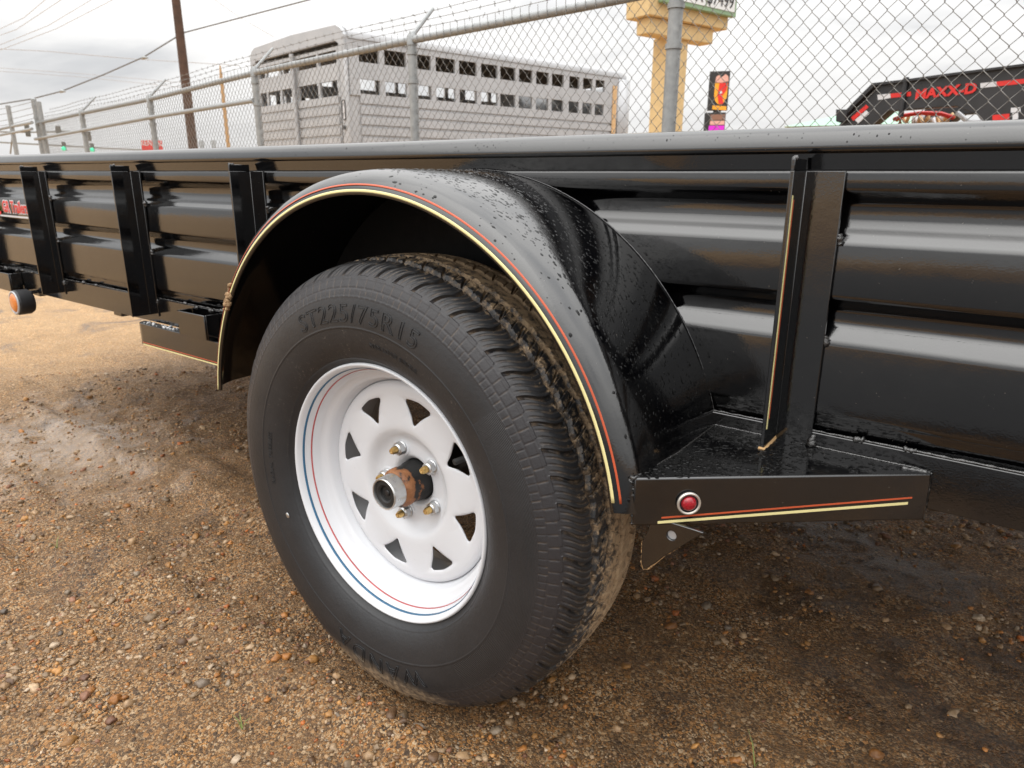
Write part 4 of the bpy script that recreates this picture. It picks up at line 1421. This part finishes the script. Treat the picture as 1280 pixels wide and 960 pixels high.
def lp(u, v, z):
    q = LT0 + lu * u + lv * v; return np.array([q[0], q[1], z])


def lbox(mb, u0, u1, v0, v1, z0, z1):
    o_ = lp(u0, v0, z0); mb.obox(o_, lp(u1, v0, z0) - o_, lp(u0, v1, z0) - o_, np.array([0, 0, z1 - z0])); return mb


ZL0, ZL1, ZW0, ZW1, ZB1, ZT1, ZR = .55, 1.655, 1.675, 1.825, 1.995, 2.150, 2.225


def u_of(px, py):
    P = atplane(px, py, LT0, lv); return float((P[:2] - LT0) @ lu)


edges_t = [430 + v / 6.737 for v in (128, 300, 345, 525, 570, 735, 775, 935, 970, 1118, 1155)] + [620 - 2, 624] + [620 + v / 7.11 for v in (38, 175, 205, 325, 358, 470, 500, 605, 655, 745, 778, 862, 890, 970)]
ue = [u_of(x, 90) for x in (449.5, 474.5, 481.2, 508, 518, 539, 545, 569, 574, 596, 601.5, 622, 625.5, 644.6, 648.9, 665.7, 670.4, 686.1, 690.3, 705.1, 712.1, 724.8, 729.4, 741.2, 745.2, 756.4)]
gaps = [(ue[i], ue[i + 1]) for i in range(0, len(ue), 2)]
UEND = gaps[-1][1] + .32
LENDS = UEND
for vv0, vv1, sid in ((0.0, .035, 'near'), (LW - .035, LW, 'far')):
    mb = MB()
    lbox(mb, .0, UEND, vv0 + .020, vv1 - .020 + (.012 if sid == 'near' else 0) - (0 if sid == 'near' else 0), ZL0, ZL1)
    for z in np.arange(ZL0 + .05, ZL1 - .02, .1085):
        a_ = vv0 if sid == 'near' else vv1 - .020
        lbox(mb, .12, UEND - .02, a_, a_ + .0195, z, z + .078)
    mb.build('slat_panel', M['alu'], LV)
    lbox(MB(), 0.0, UEND, vv0, vv1, ZL1, ZW0).build('side_rail', M['alu'], LV)
    lbox(MB(), 0.0, UEND, vv0, vv1, ZW1, ZB1).build('side_band', M['alu'], LV)
    lbox(MB(), 0.0, UEND, vv0, vv1, ZT1, ZR).build('side_rail', M['alu'], LV)
    pe = 0.0
    for (a_, b_) in gaps + [(UEND, None)]:
        for z0_, z1_ in ((ZW0, ZW1), (ZB1, ZT1)):
            lbox(MB(), pe, a_, vv0 + .002, vv1 - .002, z0_, z1_).build('upright', M['alu'], LV)
        pe = b_
    # thin stiffeners seen in the lower gaps
    if sid == 'far':
        for k in range(16):
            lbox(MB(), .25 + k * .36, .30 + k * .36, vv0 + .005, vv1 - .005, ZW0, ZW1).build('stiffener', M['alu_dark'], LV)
# roof with rounded edges
rp = [(-.012, ZR - .01), (-.012, ZR + .045), (.02, ZR + .085), (.09, ZR + .112), (.5, ZR + .135), (LW / 2, ZR + .145)]
rp = rp + [(LW - a, z) for a, z in rp[:-1][::-1]]
mb = MB(); n = len(rp)
usec = [(-.03, 0), (0, 1), (UEND, 1), (UEND + .30, .93), (UEND + .50, .75)]
vs = []
for u_, k_ in [(0.0, 1), (UEND * .5, 1), (UEND, 1), (UEND + .32, .93), (UEND + .52, .72), (UEND + .66, .30)]:
    for a_, z in rp:
        vs.append(lp(u_, LW / 2 + (a_ - LW / 2) * (1 if u_ <= UEND else 1 - .45 * ((u_ - UEND) / .66) ** 2), ZR - .02 + (z - ZR + .02) * (k_ if u_ > UEND else 1)))
fs = [(i * n + k, i * n + k + 1, (i + 1) * n + k + 1, (i + 1) * n + k) for i in range(5) for k in range(n - 1)]
fs += [tuple(range(n)), tuple(range(5 * n, 6 * n))[::-1]]
mb.add(vs, fs); mb.build('roof', M['alu'], LV, smooth='auto', angle=40)
# nose
mb = MB(); vs = []
na = 14
for z in (ZL0 + .2, 1.60, ZR - .02):
    for k in range(na + 1):
        a_ = math.pi * k / na; vs.append(lp(UEND + .72 * math.sin(a_) ** .7, LW / 2 - math.cos(a_) * (LW / 2 - .01), z))
fs = [(i * (na + 1) + k, i * (na + 1) + k + 1, (i + 1) * (na + 1) + k + 1, (i + 1) * (na + 1) + k) for i in range(2) for k in range(na)]
mb.add(vs, fs); mb.build('nose', M['alu'], LV, smooth=True, solid=.02)
lbox(MB(), UEND - .13, UEND - .04, -.010, -.001, 1.0, 2.1).build('corner_trim', M['skin_tan'], LV)
# rear: frame posts, hood band, gate with slats
for v0_, v1_ in ((0, .13), (LW - .13, LW)):
    o = lbox(MB(), -.05, -.001, v0_, v1_, ZL0, ZR).build('corner_post', M['alu'], LV, bevel=.02)
hood = [(LW, ZR - .12), (LW, ZR + .02), (LW - .05, ZR + .085), (LW - .14, ZR + .125), (LW / 2, ZR + .15), (.14, ZR + .125), (.05, ZR + .085), (0, ZR + .02), (0, ZR - .12), (.10, ZR - .06), (.16, ZR - .025), (LW - .16, ZR - .025), (LW - .10, ZR - .06)]
MB().prism([lp(-.055, v, z) for v, z in hood], np.r_[lu * .0545, 0]).build('rear_hood', M['alu'], LV)
mb = MB(); lbox(mb, -.035, -.01, .16, LW - .16, ZL0, 1.64)
for z in np.arange(ZL0 + .05, 1.6, .1085):
    lbox(mb, -.052, -.035, .18, LW - .18, z, z + .078)
mb.build('gate_panel', M['alu'], LV)
lbox(MB(), -.04, -.01, .14, LW - .14, 1.815, 1.985).build('gate_band', M['alu'], LV)
lbox(MB(), -.04, -.01, .14, LW - .14, 2.115, 2.150).build('gate_rail', M['alu'], LV)
for v_ in (.14, .58, 1.09, 1.52, 1.90, LW - .18):
    wd = .05 if v_ not in (1.09,) else .09
    for z0_, z1_ in ((1.64, 1.815), (1.985, 2.115)):
        lbox(MB(), -.038, -.012, v_, v_ + wd, z0_, z1_).build('upright', M['alu'], LV)
MB().tube([lp(-.075, 1.135, .7), lp(-.075, 1.135, 2.17)], .028, 12).build('latch_bar', M['alu'], LV, smooth='auto')
# oval lamp and latch on the near corner post; lettering on the roof edge
for v_ in (.065, LW - .065):
    ov = []
    for k in range(28):
        a_ = 2 * math.pi * k / 28; ov.append(lp(-.056, v_ + .026 * math.cos(a_), 1.50 + (.075 if math.sin(a_) > 0 else -.075) + .026 * math.sin(a_)))
    MB().prism(ov, np.r_[lu * .005, 0]).build('oval_lamp', M['tape_white'], LV)
    MB().tube(ov + ov[:1], .006, 6).build('lamp_rim', M['alu_dark'], LV)
lbox(MB(), -.07, -.05, .05, .08, 1.30, 1.34).build('latch', M['alu_dark'], LV)
me = text_mesh('Trailers', .085, depth=.002)
map_mesh(me, lambda a: np.array([lp(.75 + q[0], -.016 + q[2], ZR + .01 + q[1]) - np.array(OFF['livestock_trailer']) for q in a]))
link('lettering', me, M['galv'], LV)
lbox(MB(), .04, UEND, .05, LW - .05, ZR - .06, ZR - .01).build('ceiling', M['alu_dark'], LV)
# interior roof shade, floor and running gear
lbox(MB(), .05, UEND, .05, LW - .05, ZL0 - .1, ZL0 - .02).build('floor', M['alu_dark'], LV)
for u_ in (2.3, 3.2):
    for v_ in (.02, LW - .22):
        mb = MB(); c_ = lp(u_, v_, .36)
        cc_ = []
        for k in range(28):
            a_ = 2 * math.pi * k / 28; cc_.append(lp(u_ + .36 * math.cos(a_), v_, .355 + .36 * math.sin(a_)))
        mb.prism(cc_, np.r_[lv * .2, 0]); mb.build('wheel', M['rubber'], LV, bevel=.03)

# ------------------------------------------------------------------ ochre roadside sign with a reader board
sg0 = atd(812, 30, 16.0)[:2]
su = np.array([.27, .963]); su /= np.hypot(*su); sv = np.array([-.963, .27]); sv /= np.hypot(*sv)
snrm = np.array([su[1], -su[0]])
SG = thing('roadside_sign', 'ochre stucco pillar sign with stepped cap and white reader board', 'sign', (sg0[0], sg0[1], 0))


def sgp(u, v, z):
    q = sg0 + su * u + sv * v; return np.array([q[0], q[1], z])


def sg_u(px, py):
    P = atplane(px, py, sg0, snrm); return float((P[:2] - sg0) @ su), P[2]


uR, zR_ = sg_u(893, 50); uR2, _ = sg_u(905, 34)
zlo = sg_u(815, 42)[1]; zmid = sg_u(815, 21)[1]; zbo = sg_u(815, 4)[1]


def sgbox(u0, u1, v0, v1, z0, z1):
    o_ = sgp(u0, v0, z0); return MB().obox(o_, sgp(u1, v0, z0) - o_, sgp(u0, v1, z0) - o_, np.array([0, 0, z1 - z0]))


uP0, uP1 = sg_u(832, 120)[0], sg_u(864, 120)[0]
sgbox(uP0 + .05, uP1 - .12, .08, .48, -.2, zlo + .02).build('pillar', M['stucco'], SG, bevel=.02)
sgbox(0.0, uR - .05, .0, .36, zlo, zmid).build('lower_cap', M['stucco'], SG, bevel=.02)
sgbox(-.12, uR2, -.10, .56, zmid + .002, zmid + 1.6).build('upper_cap', M['stucco'], SG, bevel=.02)
o = sgbox(.10, uR2 + .10, -.22, -.102, zbo, zbo + 1.2).build('board_frame', M['signgreen'], SG, bevel=.015)
sgbox(.18, uR2 + .02, -.232, -.222, zbo + .09, zbo + 1.1).build('board_face', M['signwhite'], o)


def sgn_text(body, size, u, z, name='lettering'):
    me = text_mesh(body, size, depth=.004)
    offp = np.array(OFF['roadside_sign'])
    map_mesh(me, lambda a: np.array([sgp(u + q[0], -.238 - q[2], z + q[1]) - offp for q in a]))
    return link(name, me, M['ink'], o)


ul = uR2 + .02
sgn_text('$7499', .36, ul * .79, zbo + .26)
sgn_text('3  X', .36, ul * .42, zbo + .26)
MB().obox(sgp(ul * .59, -.236, zbo + .09), np.r_[su * .03, 0], np.r_[sv * .004, 0], np.array([0, 0, 1.0])).build('divider', M['signgreen'], o)

# ------------------------------------------------------------------ black pole sign far behind
B0 = atd(885, 120, 40); bx0 = atd(910.5, 120, 40)
bu = (bx0 - B0)[:2]; bwid = np.hypot(*bu); bu = bu / bwid; bn = np.array([bu[1], -bu[0]])
BS = thing('pole_sign', 'tall narrow black sign with red and yellow shield emblem and magenta strip', 'sign', (B0[0], B0[1], 0))


def bp(u, d, z):
    q = B0[:2] + bu * u + bn * d; return np.array([q[0], q[1], z])


def bbox(u0, u1, d0, d1, z0, z1):
    o_ = bp(u0, d0, z0); return MB().obox(o_, bp(u1, d0, z0) - o_, bp(u0, d1, z0) - o_, np.array([0, 0, z1 - z0]))


def zpx(py, px=897):
    return float(atd(px, py, 40)[2])


zt_, zm_, zl_ = zpx(89), zpx(138), zpx(163)
bbox(.0, bwid, -.30, 0, zm_, zt_).build('upper_panel', M['satin_black'], BS)
bbox(-.10, bwid - .05, -.30, 0, zl_ - .4, zm_ - .10).build('lower_panel', M['satin_black'], BS)
bbox(bwid * .3, bwid * .7, -.25, -.05, zm_ - .10, zm_).build('neck', M['satin_black'], BS)
bbox(bwid * .35, bwid * .65, -.25, -.05, -.2, zl_ - .4).build('pole', M['satin_black'], BS)
hgt = zt_ - zm_


def bpoly(name, pts, d, mat):
    MB().prism([bp(u * bwid, d, zm_ + v * hgt) for u, v in pts], np.r_[-bn * .01, 0]).build(name, mat, BS)


shield = [(.30, .70), (.93, .70)] + [(.615 + .315 * math.cos(a), .42 - .27 * math.sin(a)) for a in np.linspace(0, math.pi, 14)]
bpoly('shield', shield, .012, M['amber_y'])
bpoly('shield_flame', [(.52, .70), (.92, .70), (.88, .50), (.70, .38), (.80, .16), (.55, .17), (.46, .40)], .024, M['red'])
bpoly('script_band', [(.30, .72), (.34, .86), (.46, .90), (.60, .84), (.78, .92), (.92, .86), (.95, .74), (.62, .70)], .036, M['pinkish'])
bpoly('shield_spot', [(.615 + .07 * math.cos(a), .46 + .035 * math.sin(a)) for a in np.linspace(0, 6.0, 10)], .036, M['tape_white'])
bpoly('yellow_bar', [(.26, .03), (.95, .0), (.95, .10), (.26, .13)], .012, M['amber_y'])
bbox(.20 * bwid, .92 * bwid, .002, .012, zpx(150), zpx(143)).build('print_strip', M['brownish'], BS)
bbox(.20 * bwid, .92 * bwid, .002, .012, zpx(156), zpx(151)).build('print_strip', M['pinkish'], BS)
bbox(.15 * bwid, .92 * bwid, .002, .012, zl_ - .3, zpx(157)).build('magenta_strip', M['magenta'], BS)

# ------------------------------------------------------------------ black gooseneck trailer with red lettering
GN0 = atd(1098, 105, 7.6)[:2]
ga_ = R(58.6); gu = np.array([math.sin(ga_), -math.cos(ga_)])      # towards the near end
gn = np.array([-gu[1], gu[0]])
if gn @ (CAM[:2] - GN0) < 0:
    gn = -gn
GT = thing('gooseneck_trailer', 'black gooseneck trailer neck with red lettering and red and white tape', 'trailer', (GN0[0], GN0[1], 0))


def gp(u, d, z):
    q = GN0 + gu * u + gn * d; return np.array([q[0], q[1], z])


def gpx(x, y):
    P = atplane(x, y, GN0, gn); return float((P[:2] - GN0) @ gu), float(P[2])


def gprism(name, uz, d0, d1, mat, parent=GT, bevel=0):
    return MB().prism([gp(u, d0, z) for u, z in uz], np.r_[gn * (d1 - d0), 0]).build(name, mat, parent, bevel=bevel)


beam = [gpx(*q) for q in ((1096, 105.5), (1130, 101.5), (1200, 92), (1290, 80.5), (1420, 62), (1420, 190), (1245, 190), (1232, 155), (1220, 143), (1195, 133), (1165, 135), (1110, 139), (1082, 163), (1046, 200), (1012, 200), (1052, 152), (1070, 131))]
gprism('neck_beam', beam, -.10, 0.0, M['satin_black'], bevel=.006)
gprism('neck_beam', beam, -1.0, -.90, M['satin_black'], bevel=.006)
rimo = [gpx(*q) for q in ((1094, 104.0), (1130, 100.0), (1200, 90.5), (1290, 79), (1420, 60.5), (1420, 63.5), (1290, 82), (1200, 93.5), (1130, 103), (1097, 107.0), (1072, 132), (1053, 153.5), (1048, 151.5), (1068, 130))]
gprism('flange', rimo, -.14, .035, M['satin_black'])
a_, z_ = gpx(1134, 100)
MB().tube([gp(a_, .012, z_ + .02), gp(a_, .012, z_ - .30)], .022, 10).build('stiffener', M['satin_black'], GT, smooth='auto')
gprism('coupler_plate', [gpx(*q) for q in ((1049, 137), (1064, 137), (1060, 152), (1049, 152))], -.2, .04, M['satin_black'])


def gstrip(pts, mat, name, d=.004):
    return gprism(name, [gpx(*q) for q in pts], .0005, d, mat)


gstrip(((1097, 118.5), (1113, 117), (1113.5, 122.5), (1098, 125)), M['tape_white'], 'reflective_tape')
gstrip(((1113.6, 117), (1139, 114.5), (1139, 120), (1113.8, 122.5)), M['red'], 'reflective_tape')
gstrip(((1226, 104), (1246, 102), (1246, 108), (1226, 110)), M['tape_white'], 'reflective_tape')
gstrip(((1246.3, 102), (1290, 97.5), (1290, 103.5), (1246.3, 108)), M['red'], 'reflective_tape')
gstrip(((1083, 131), (1086, 134), (1067, 151), (1064, 147)), M['red'], 'reflective_tape')
gstrip(((1083, 138), (1087, 142), (1073, 154), (1069, 150)), M['tape_white'], 'reflective_tape')
gstrip(((1241, 144), (1262, 142), (1262, 150), (1241, 151)), M['red'], 'warning_label')
gstrip(((1264, 135), (1276, 134), (1276, 140), (1264, 141)), M['tape_white'], 'warning_label')
gstrip(((1266, 141.5), (1273, 141), (1273, 149), (1266, 150)), M['tape_white'], 'warning_label')
ul0, zl0 = gpx(1145, 121); ul1, zl1 = gpx(1222, 108)
me = text_mesh('MAXX-D', .14, depth=.002, bold=.006, space=1.02)
xs = np.array([v.co.x for v in me.vertices]); sc_ = (ul1 - ul0) / (xs.max() - xs.min()); ys = np.array([v.co.y for v in me.vertices])
hz_ = gpx(1183, 107.5)[1] - gpx(1183, 120.5)[1]; sy_ = hz_ / (ys.max() - ys.min()); zc_ = gpx(1183, 114)[1]
# letters face outwards on the near face of the beam
GOFF = np.array(OFF['gooseneck_trailer'])
map_mesh(me, lambda a: np.array([gp((ul0 + ul1) / 2 + (q[0] - (xs.max() + xs.min()) / 2) * sc_, .006 + q[2], zc_ + (q[1] - (ys.max() + ys.min()) / 2) * sy_) - GOFF for q in a]))
link('lettering', me, M['red'], GT)
# safety chains and bundled straps under the neck
for k in range(5):
    pts = []
    u0_, z0_ = gpx(1090 + k * 13, 150); u1_, z1_ = gpx(1104 + k * 14, 146)
    for q in np.linspace(0, 1, 12):
        pts.append(gp(u0_ + (u1_ - u0_) * q + .02 * math.sin(q * 9 + k), -.30 - .05 * k % .1, z0_ + (z1_ - z0_) * q + .035 * math.sin(q * 14 + k * 2)))
    MB().tube(pts, .016, 7).build('safety_chain', M['tape_white' if k % 2 else 'skin_tan'], GT, smooth=True)
MB().tube([gp(*(lambda q: (q[0], -.25, q[1]))(gpx(*p))) for p in ((1092, 148), (1105, 143), (1125, 140), (1150, 141), (1165, 146))], .018, 8).build('brake_hose', M['red'], GT, smooth=True)
MB().tube([gp(*(lambda q: (q[0], -.2, q[1]))(gpx(*p))) for p in ((1175, 140), (1190, 152), (1215, 153))], .02, 8).build('jack_arm', M['tape_white'], GT, smooth=True)
gprism('document_box', [gpx(*q) for q in ((1194, 137), (1212, 139), (1228, 152), (1206, 155))], -.3, -.22, M['tape_white'])
# deck behind the neck (mostly out of frame) and legs so the trailer stands
gprism('deck_frame', [(beam[4][0], .55), (beam[4][0] + 3.5, .55), (beam[4][0] + 3.5, .78), (beam[4][0] - .3, .78), (beam[4][0] - .3, .55)], -1.9, .4, M['satin_black'])
gprism('landing_leg', [(beam[4][0] - .25, -.05), (beam[4][0] - .12, -.05), (beam[4][0] - .12, .55), (beam[4][0] - .25, .55)], -.35, -.2, M['satin_black'])
gprism('landing_leg', [(beam[13][0] - .02, -.05), (beam[13][0] + .08, -.05), (beam[13][0] + .08, beam[13][1]), (beam[13][0] - .02, beam[13][1])], -.6, -.5, M['satin_black'])

# ------------------------------------------------------------------ far building with a pale green roof
G0 = atd(1048, 157, 60)
BD = thing('building', 'low distant building with pale green metal roof behind the gooseneck trailer', 'building', (G0[0], G0[1], 0))
lft = atd(985, 158, 60); rgt = atd(1180, 158, 60); e1 = (rgt - lft)[:2]; wl = np.hypot(*e1); e1 = e1 / wl; e2 = np.array([-e1[1], e1[0]])
zE, zP = float(atd(1015, 157.5, 60)[2]), float(atd(1050, 141, 60)[2]) + .3


def bd(u, d, z):
    q = lft[:2] + e1 * u + e2 * d; return np.array([q[0], q[1], z])


mb = MB(); pk = wl * .42
mb.add([bd(-.3, 0, zE), bd(wl, 0, zE), bd(wl, 8, zE), bd(-.3, 8, zE), bd(pk, 4, zP), bd(wl - 3, 4, zP)], [(0, 1, 5, 4), (2, 3, 4, 5), (0, 4, 3), (1, 2, 5), (0, 3, 2, 1)])
mb.build('roof', M['green_roof'], BD)
o_ = bd(.4, .4, 0); MB().obox(o_, bd(wl - .4, .4, 0) - o_, bd(.4, 7.6, 0) - o_, np.array([0, 0, zE - .02])).build('wall', M['wall'], BD)

# ------------------------------------------------------------------ poles, wires, signals in the distance
P1 = atd(231, 95, 30)
UP = MB().tube([(P1[0], P1[1], -.3), (P1[0], P1[1], 4.5), (P1[0], P1[1], 10.5)], [.175, .155, .125], 14).build('utility_pole', M['wood_pole'], None, smooth='auto')
tag(UP, 'dark brown wooden utility pole rising beside the silver livestock trailer', 'utility pole')
P2 = atd(281, 140, 42)
o = MB().tube([(P2[0], P2[1], -.3), (P2[0], P2[1], atd(277, 98, 42)[2]), (P2[0], P2[1], atd(277, 82, 42)[2])], [.10, .085, .03], 10).build('thin_pole', M['tan_wood'], None, smooth='auto')
tag(o, 'slender tan pole with thin tip between utility pole and livestock trailer', 'pole')


def wire(pts, label, r=.012, mt='pale_cable'):
    P = []
    pts = [atd(*q) for q in pts]
    for i in range(len(pts) - 1):
        for t_ in np.linspace(0, 1, 14, endpoint=(i == len(pts) - 2)):
            P.append(pts[i] + (pts[i + 1] - pts[i]) * t_)
    o = MB().tube(P, r, 6).build('overhead_wire', M[mt], None, smooth=True)
    tag(o, label, 'wire', 'overhead wires'); return o


wire([(-60, 140, 33), (40, 123.5, 32), (77, 114, 31.5), (130, 93, 31), (180, 71, 30.5), (229, 41, 30), (320, 17, 29), (385, 0, 28), (520, -40, 26)], 'thick grey span cable fixed to the utility pole, carrying small fittings', .024, 'cable')
for q, fl_lab in (((78, 114.5, 31.3), 'small pale fitting on the span cable above the fence corner posts'), ((181, 72.5, 30.3), 'small pale fitting on the span cable beside the utility pole')):
    c = atd(*q); o = MB().tube([c + np.array([-.13, -.05, -.015]), c + np.array([-.06, 0, .02]), c + np.array([.12, .05, 0])], [.03, .06, .02], 8).build('cable_fitting', M['galv'], None, smooth=True)
    tag(o, fl_lab, 'fitting', 'fittings on the span cable')
wire([(-40, 59, 55), (60, 64, 55), (160, 73, 55), (300, 82, 55)], 'thin faint wire crossing behind the utility pole, upper of the level ones', .022)
wire([(-40, 82, 55), (100, 92, 55), (235, 104, 55)], 'thin faint wire crossing behind the utility pole, middle of the level ones', .016)
wire([(-40, 86, 56), (100, 96, 56), (235, 110, 56)], 'thin faint wire crossing behind the utility pole, lowest of the level ones', .016)
for k, (a_, b_, c_) in enumerate((((-40, 55), (30, 22), (62, -5)), ((-40, 58), (20, 37), (82, -4)), ((-30, 68), (60, 32), (122, -5)), ((-30, 74), (70, 36), (150, -5)))):
    wire([(*a_, 70), (*b_, 62), (*c_, 55)], 'pale sagging power line slanting up out of the corner of the sky', .018)
wire([(258, -8, 40), (300, 22, 44), (342, 46, 48)], 'thin pale wire slanting down behind the livestock trailer roof', .012)

SM = thing('traffic_signal_mast', 'slim traffic signal mast arm with dark signal heads and two lit green', 'traffic signal', tuple(np.r_[atd(-30, 190, 48)[:2], 0]))
bpm = atd(-30, 170, 48)
MB().tube([(bpm[0], bpm[1], -.2), (bpm[0], bpm[1], atd(-30, 160, 48)[2])], .12, 12).build('mast', M['galv'], SM, smooth='auto')
MB().tube([atd(-30, 164, 48), atd(40, 165, 48), atd(88, 164, 48)], .055, 10).build('mast_arm', M['galv'], SM, smooth='auto')
MB().tube([atd(-30, 176, 48.3), atd(60, 181, 48.3), atd(130, 185, 48.3), atd(200, 188, 48.3)], .05, 10).build('lower_arm', M['galv'], SM, smooth='auto')


def signal(px, py, hpx, wpx, lit, D=47.8):
    a_ = atd(px - wpx / 2, py - hpx / 2, D); b_ = atd(px + wpx / 2, py - hpx / 2, D); z0 = atd(px, py + hpx / 2, D)[2]
    e = (b_ - a_) * np.array([1, 1, 0]); n = np.array([-e[1], e[0], 0]); n /= np.linalg.norm(n)
    o = MB().obox(np.array([a_[0], a_[1], z0]), e, n * .35, np.array([0, 0, a_[2] - z0])).build('signal_head', M['signal'], SM, bevel=.04)
    if lit:
        c = atd(px + .6, py + hpx * .30, D - .03)
        mb = MB(); r = .12
        mb.add(iv1 * np.array([r, r, r]) + c + n * .02, if1.tolist()); mb.build('lit_lens', M['green_lit'], o, smooth=True)
    return o


signal(33, 163, 15, 6.5, False); signal(72, 162, 10, 7, False); signal(110, 170, 12, 6, False)
signal(79, 182.5, 11, 5.5, True); signal(114.5, 184, 10.5, 5.5, True)

RS = thing('red_sign', 'small red sign with white lettering behind the chain link fence', 'sign', tuple(np.r_[atd(189, 182, 36)[:2], 0]))
a_ = atd(176, 175, 36); b_ = atd(202, 175, 36); zb_ = atd(189, 194, 36)[2]; e = (b_ - a_) * np.array([1, 1, 0]); n = np.array([-e[1], e[0], 0]); n /= np.linalg.norm(n)
MB().obox(np.array([a_[0], a_[1], zb_]), e, n * .2, np.array([0, 0, a_[2] - zb_])).build('panel', M['red'], RS)
mb = MB(); c = (a_ + b_) / 2 + n * .1; mb.box((c[0] - .08, c[1] - .08, -.2), (c[0] + .08, c[1] + .08, zb_)); mb.build('post', M['galv'], RS)
me = text_mesh('RENTAL', .34, depth=.004); eh = e / np.linalg.norm(e); ro = np.array(OFF['red_sign'])
zt0 = float(atd(189, 179, 36)[2])
map_mesh(me, lambda a: np.array([(a_ + b_)[0] / 2 + eh[0] * q[0] * .72 - n[0] * (.012 + q[2]) for q in a])[:, None] * np.array([1, 0, 0]) + np.array([[0, (a_ + b_)[1] / 2 + eh[1] * q[0] * .72 - n[1] * (.012 + q[2]), zt0 + q[1]] for q in a]) - ro)
link('lettering', me, M['signwhite'], RS)

for px in (252, 267):
    c = atd(px, 180, 33); zt0 = atd(px, 175, 33)[2]
    mb = MB().tube([(c[0], c[1], -.2), (c[0], c[1], zt0 - .05), (c[0], c[1], zt0)], [.09, .09, .06], 10)
    o = mb.build('grey_post', M['galv'], None, smooth='auto')
    tag(o, 'short dark grey post standing between the utility pole and tan pole', 'post', 'short grey posts by the road')

# ------------------------------------------------------------------ small weeds on the gravel
wl_ = ('thin green weed sprouting by pale pebbles left of the tyre', 'pale dry grass stalk lying on the gravel below the step', 'tiny green sprout on gravel beside the wet hollow')
for (px, py, nb, hh, lb) in ((302, 905, 5, .020, wl_[0]), (945, 948, 2, .035, wl_[1]), (72, 690, 5, .018, wl_[2])):
    c = atz(px, py, 0); c[2] = float(gheight(c[0], c[1])); mb = MB()
    for k in range(nb):
        a = random.uniform(0, 6.28); ln_ = hh * random.uniform(.7, 1.3); wv = .0011
        d = np.array([math.cos(a), math.sin(a), 0]); s_ = np.array([-d[1], d[0], 0]) * wv
        p0, p1, p2 = c, c + d * ln_ * .35 + np.array([0, 0, ln_ * .7]), c + d * ln_ * .9 + np.array([0, 0, ln_])
        mb.add([p0 - s_, p0 + s_, p1 + s_ * .8, p1 - s_ * .8, p2], [(0, 1, 2, 3), (3, 2, 4)])
    o = mb.build('weed', M['grass'], None); tag(o, lb, 'weed')
